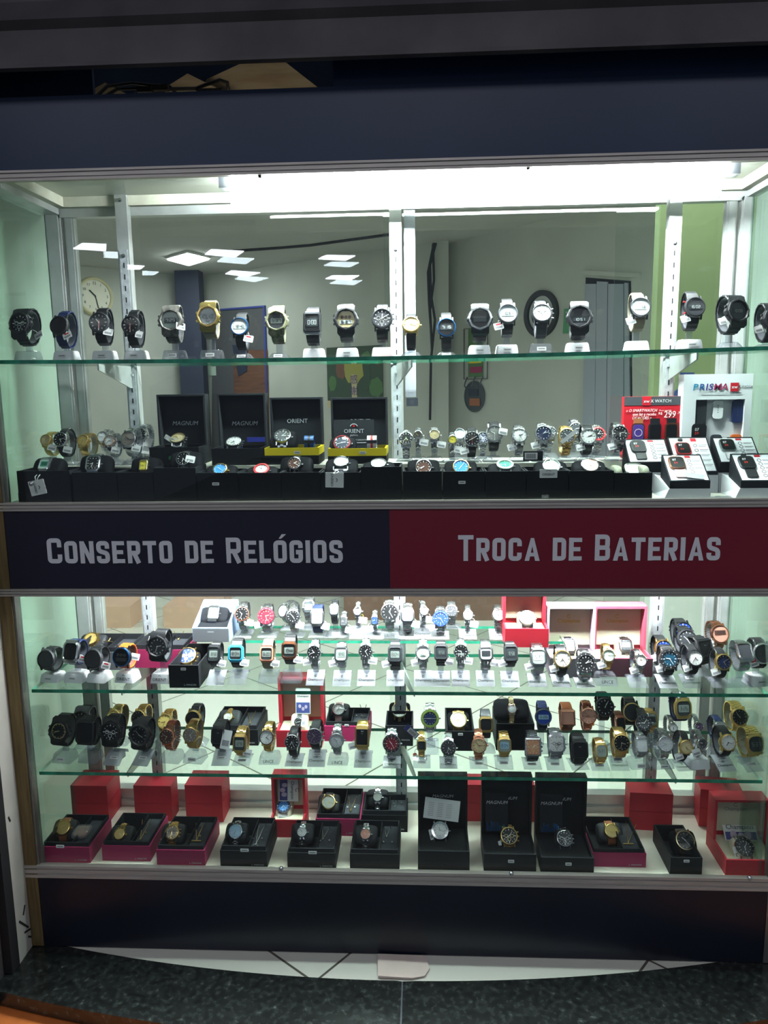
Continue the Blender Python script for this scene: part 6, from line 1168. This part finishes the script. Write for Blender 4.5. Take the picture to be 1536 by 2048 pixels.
for geo,lt,lab,w,wl in (((836,939,1742,1703,1647),1543,'left black lettered box with white leaflet',(880,1661,36,'diver steel d_white ana rubber black','tilt=42 bz=chrome mk=greyink tag=l tw=10 th=22 tz=-8'),'steel watch with white dial and black strap in lettered box'),
  ((968,1072,1745,1709,1656),1543,'middle black lettered box with gold watch',(1018,1672,35,'round gold d_black chrono link gold','tilt=44 sub=d_cream yaw=4 tag=l tw=11 th=18'),'gold chronograph with black dial in the middle lettered box'),
  ((1082,1187,1748,1716,1658),1545,'right black lettered box with silver watch',(1129,1677,33,'round steel d_dkgrey chrono link steel','tilt=44 sub=d_silver yaw=4'),'silver chronograph with black dial in the right lettered box')):
    b=hinged('x',geo,Z_L3,'boxblack','boxblack',lt,.022,text='MAGNUM',tsize=.0105,tz=.56,shear=.25,pad='grosgrain'); tag(b.root,lab)
    I=make_watch(w[0],w[1],0,w[2],w[3],w[4]+' a=.017 b=.027',loc=b.world(w[0],w[1],.010)); tag(I['root'],wl); b.pillow(I,.034,'grosgrain')
    if geo[0]>900: b.sticker(.002,b.h*.62,.013,.007)
    P=b.MW@Vector((-.022 if geo[0]>900 else -.002,b.ly-.004-.012,b.h+b.H*.38))
    if geo[0]<900:
        t=thing('leaflet',P,'white printed leaflet leaning in the left lettered box','leaflet'); R=Matrix.Rotation(-.2,4,'X')@Matrix.Rotation(.12,4,'Y'); M().box(0,0,0,.078,.0006,.046).xf(R).build('sheet','paper',t); k=M(); [k.b2(-.030+.020*c,-.030+.020*c+.012,-.0006,-.0003,-.016+.004*r_,-.0152+.004*r_) for c in range(3) for r_ in range(8)]; k.xf(R).build('print_lines','greyink',t)
    else:
        t=thing('brand_card',P,('middle' if geo[0]<1000 else 'right')+' lettered box: dark card with blue lights and lettering','card'); R=Matrix.Rotation(-.12,4,'X'); M().box(0,0,0,.050,.001,.086).xf(R).build('sheet','boxinner',t); addtext(M(),'MAGNUM',.0105,R@Tm(0,-.0008,.022),shear=.25).build('lettering','silverink',t,smooth=False); k=M(); r9=random.Random(geo[0]); [k.b2(-.022+.0045*i,-.0185+.0045*i,-.0010,-.0006,-.042,-.042+r9.uniform(.006,.022)) for i in range(10)]; k.xf(R).build('skyline','bluem',t)
b=Box('watch_box','single black box with a copper-rimmed watch at the right',1340,1403,1751,1716,Z_L3,ytb=1650); b.part(b.walls(0,b.h,.003),'shell','boxblack',smooth=False); b.sticker(0,b.h*.82,.012,.006)
I=make_watch(1370,1681,0,39,'round copper d_black ana leather black','tilt=44 yaw=6 bz=palegold mk=d_grey h=-45 m=145 hc=d_silver a=.017 b=.028',loc=b.world(1370,1681,-.002)); tag(I['root'],'copper-rimmed watch with black dial in the single black box'); b.pillow(I,b.w*.82,'velvet')
b=champ('open dark red watch box with leaflet at the right edge',(1451,1561,1752,1721,1660),Z_L3,'boxred',1582,.040,(1489,1694,38,'diver steel d_dkgrey ana link steel','tilt=46 yaw=8 bz=black tag=l tw=12 th=24 tz=-10'),'steel diver with black dial in the dark red box',tink='greyink',yaw=0)
flyer(1480,1662,.115,.072,.040,'folded blue printed leaflet in the dark red box at the right edge',-.75)
b=champ('open red watch box with flyer in the back row, blue dial watch',(541,609,1675,1641,1608),Z_L3,'boxred',1538,.040,(567,1612,28,'diver steel d_sky ana link steel','tilt=50 bz=navy tag=r tw=26 th=12 tz=-20 tx=-8 ty=-12'),'steel watch with bright blue dial in the back row red box',text=None)
flyer(577,1580,.180,.052,.046,'crumpled flyer standing in the back row red box',-.2,1.57,True)
for geo,lab,k in (((146,219,1645,1572,1538),'closed red gift box at the back, leftmost one',{}),((271,346,1642,1572,1538),'closed red gift box at the back, second from the left',{}),((373,447,1644,1571,1537),'closed red gift box at the back, third from the left',{}),((928,1000,1643,1570,1537),'closed red gift box half hidden between two black lettered boxes',{}),((1004,1068,1643,1570,1537),'closed red gift box almost hidden behind the middle lettered box',{}),((1258,1342,1661,1587,1540),'closed red gift box behind the right-hand maroon box',{'yaw':-4}),((1399,1480,1656,1582,1545),'closed red gift box behind the dark red open box',{'yaw':-8})):
    closed_box(lab,geo,Z_L3,'boxred',d=.078,**k)
# ------------------------------------------------------------------ every thing carries a category
CATS={'watch_stand':'stand','wristwatch':'watch'}
for o in list(COL.objects):
    if o.parent is None and o.type in('MESH','EMPTY') and 'kind' not in o and 'category' not in o: o['category']=o.name.split('.')[0].replace('_',' ')
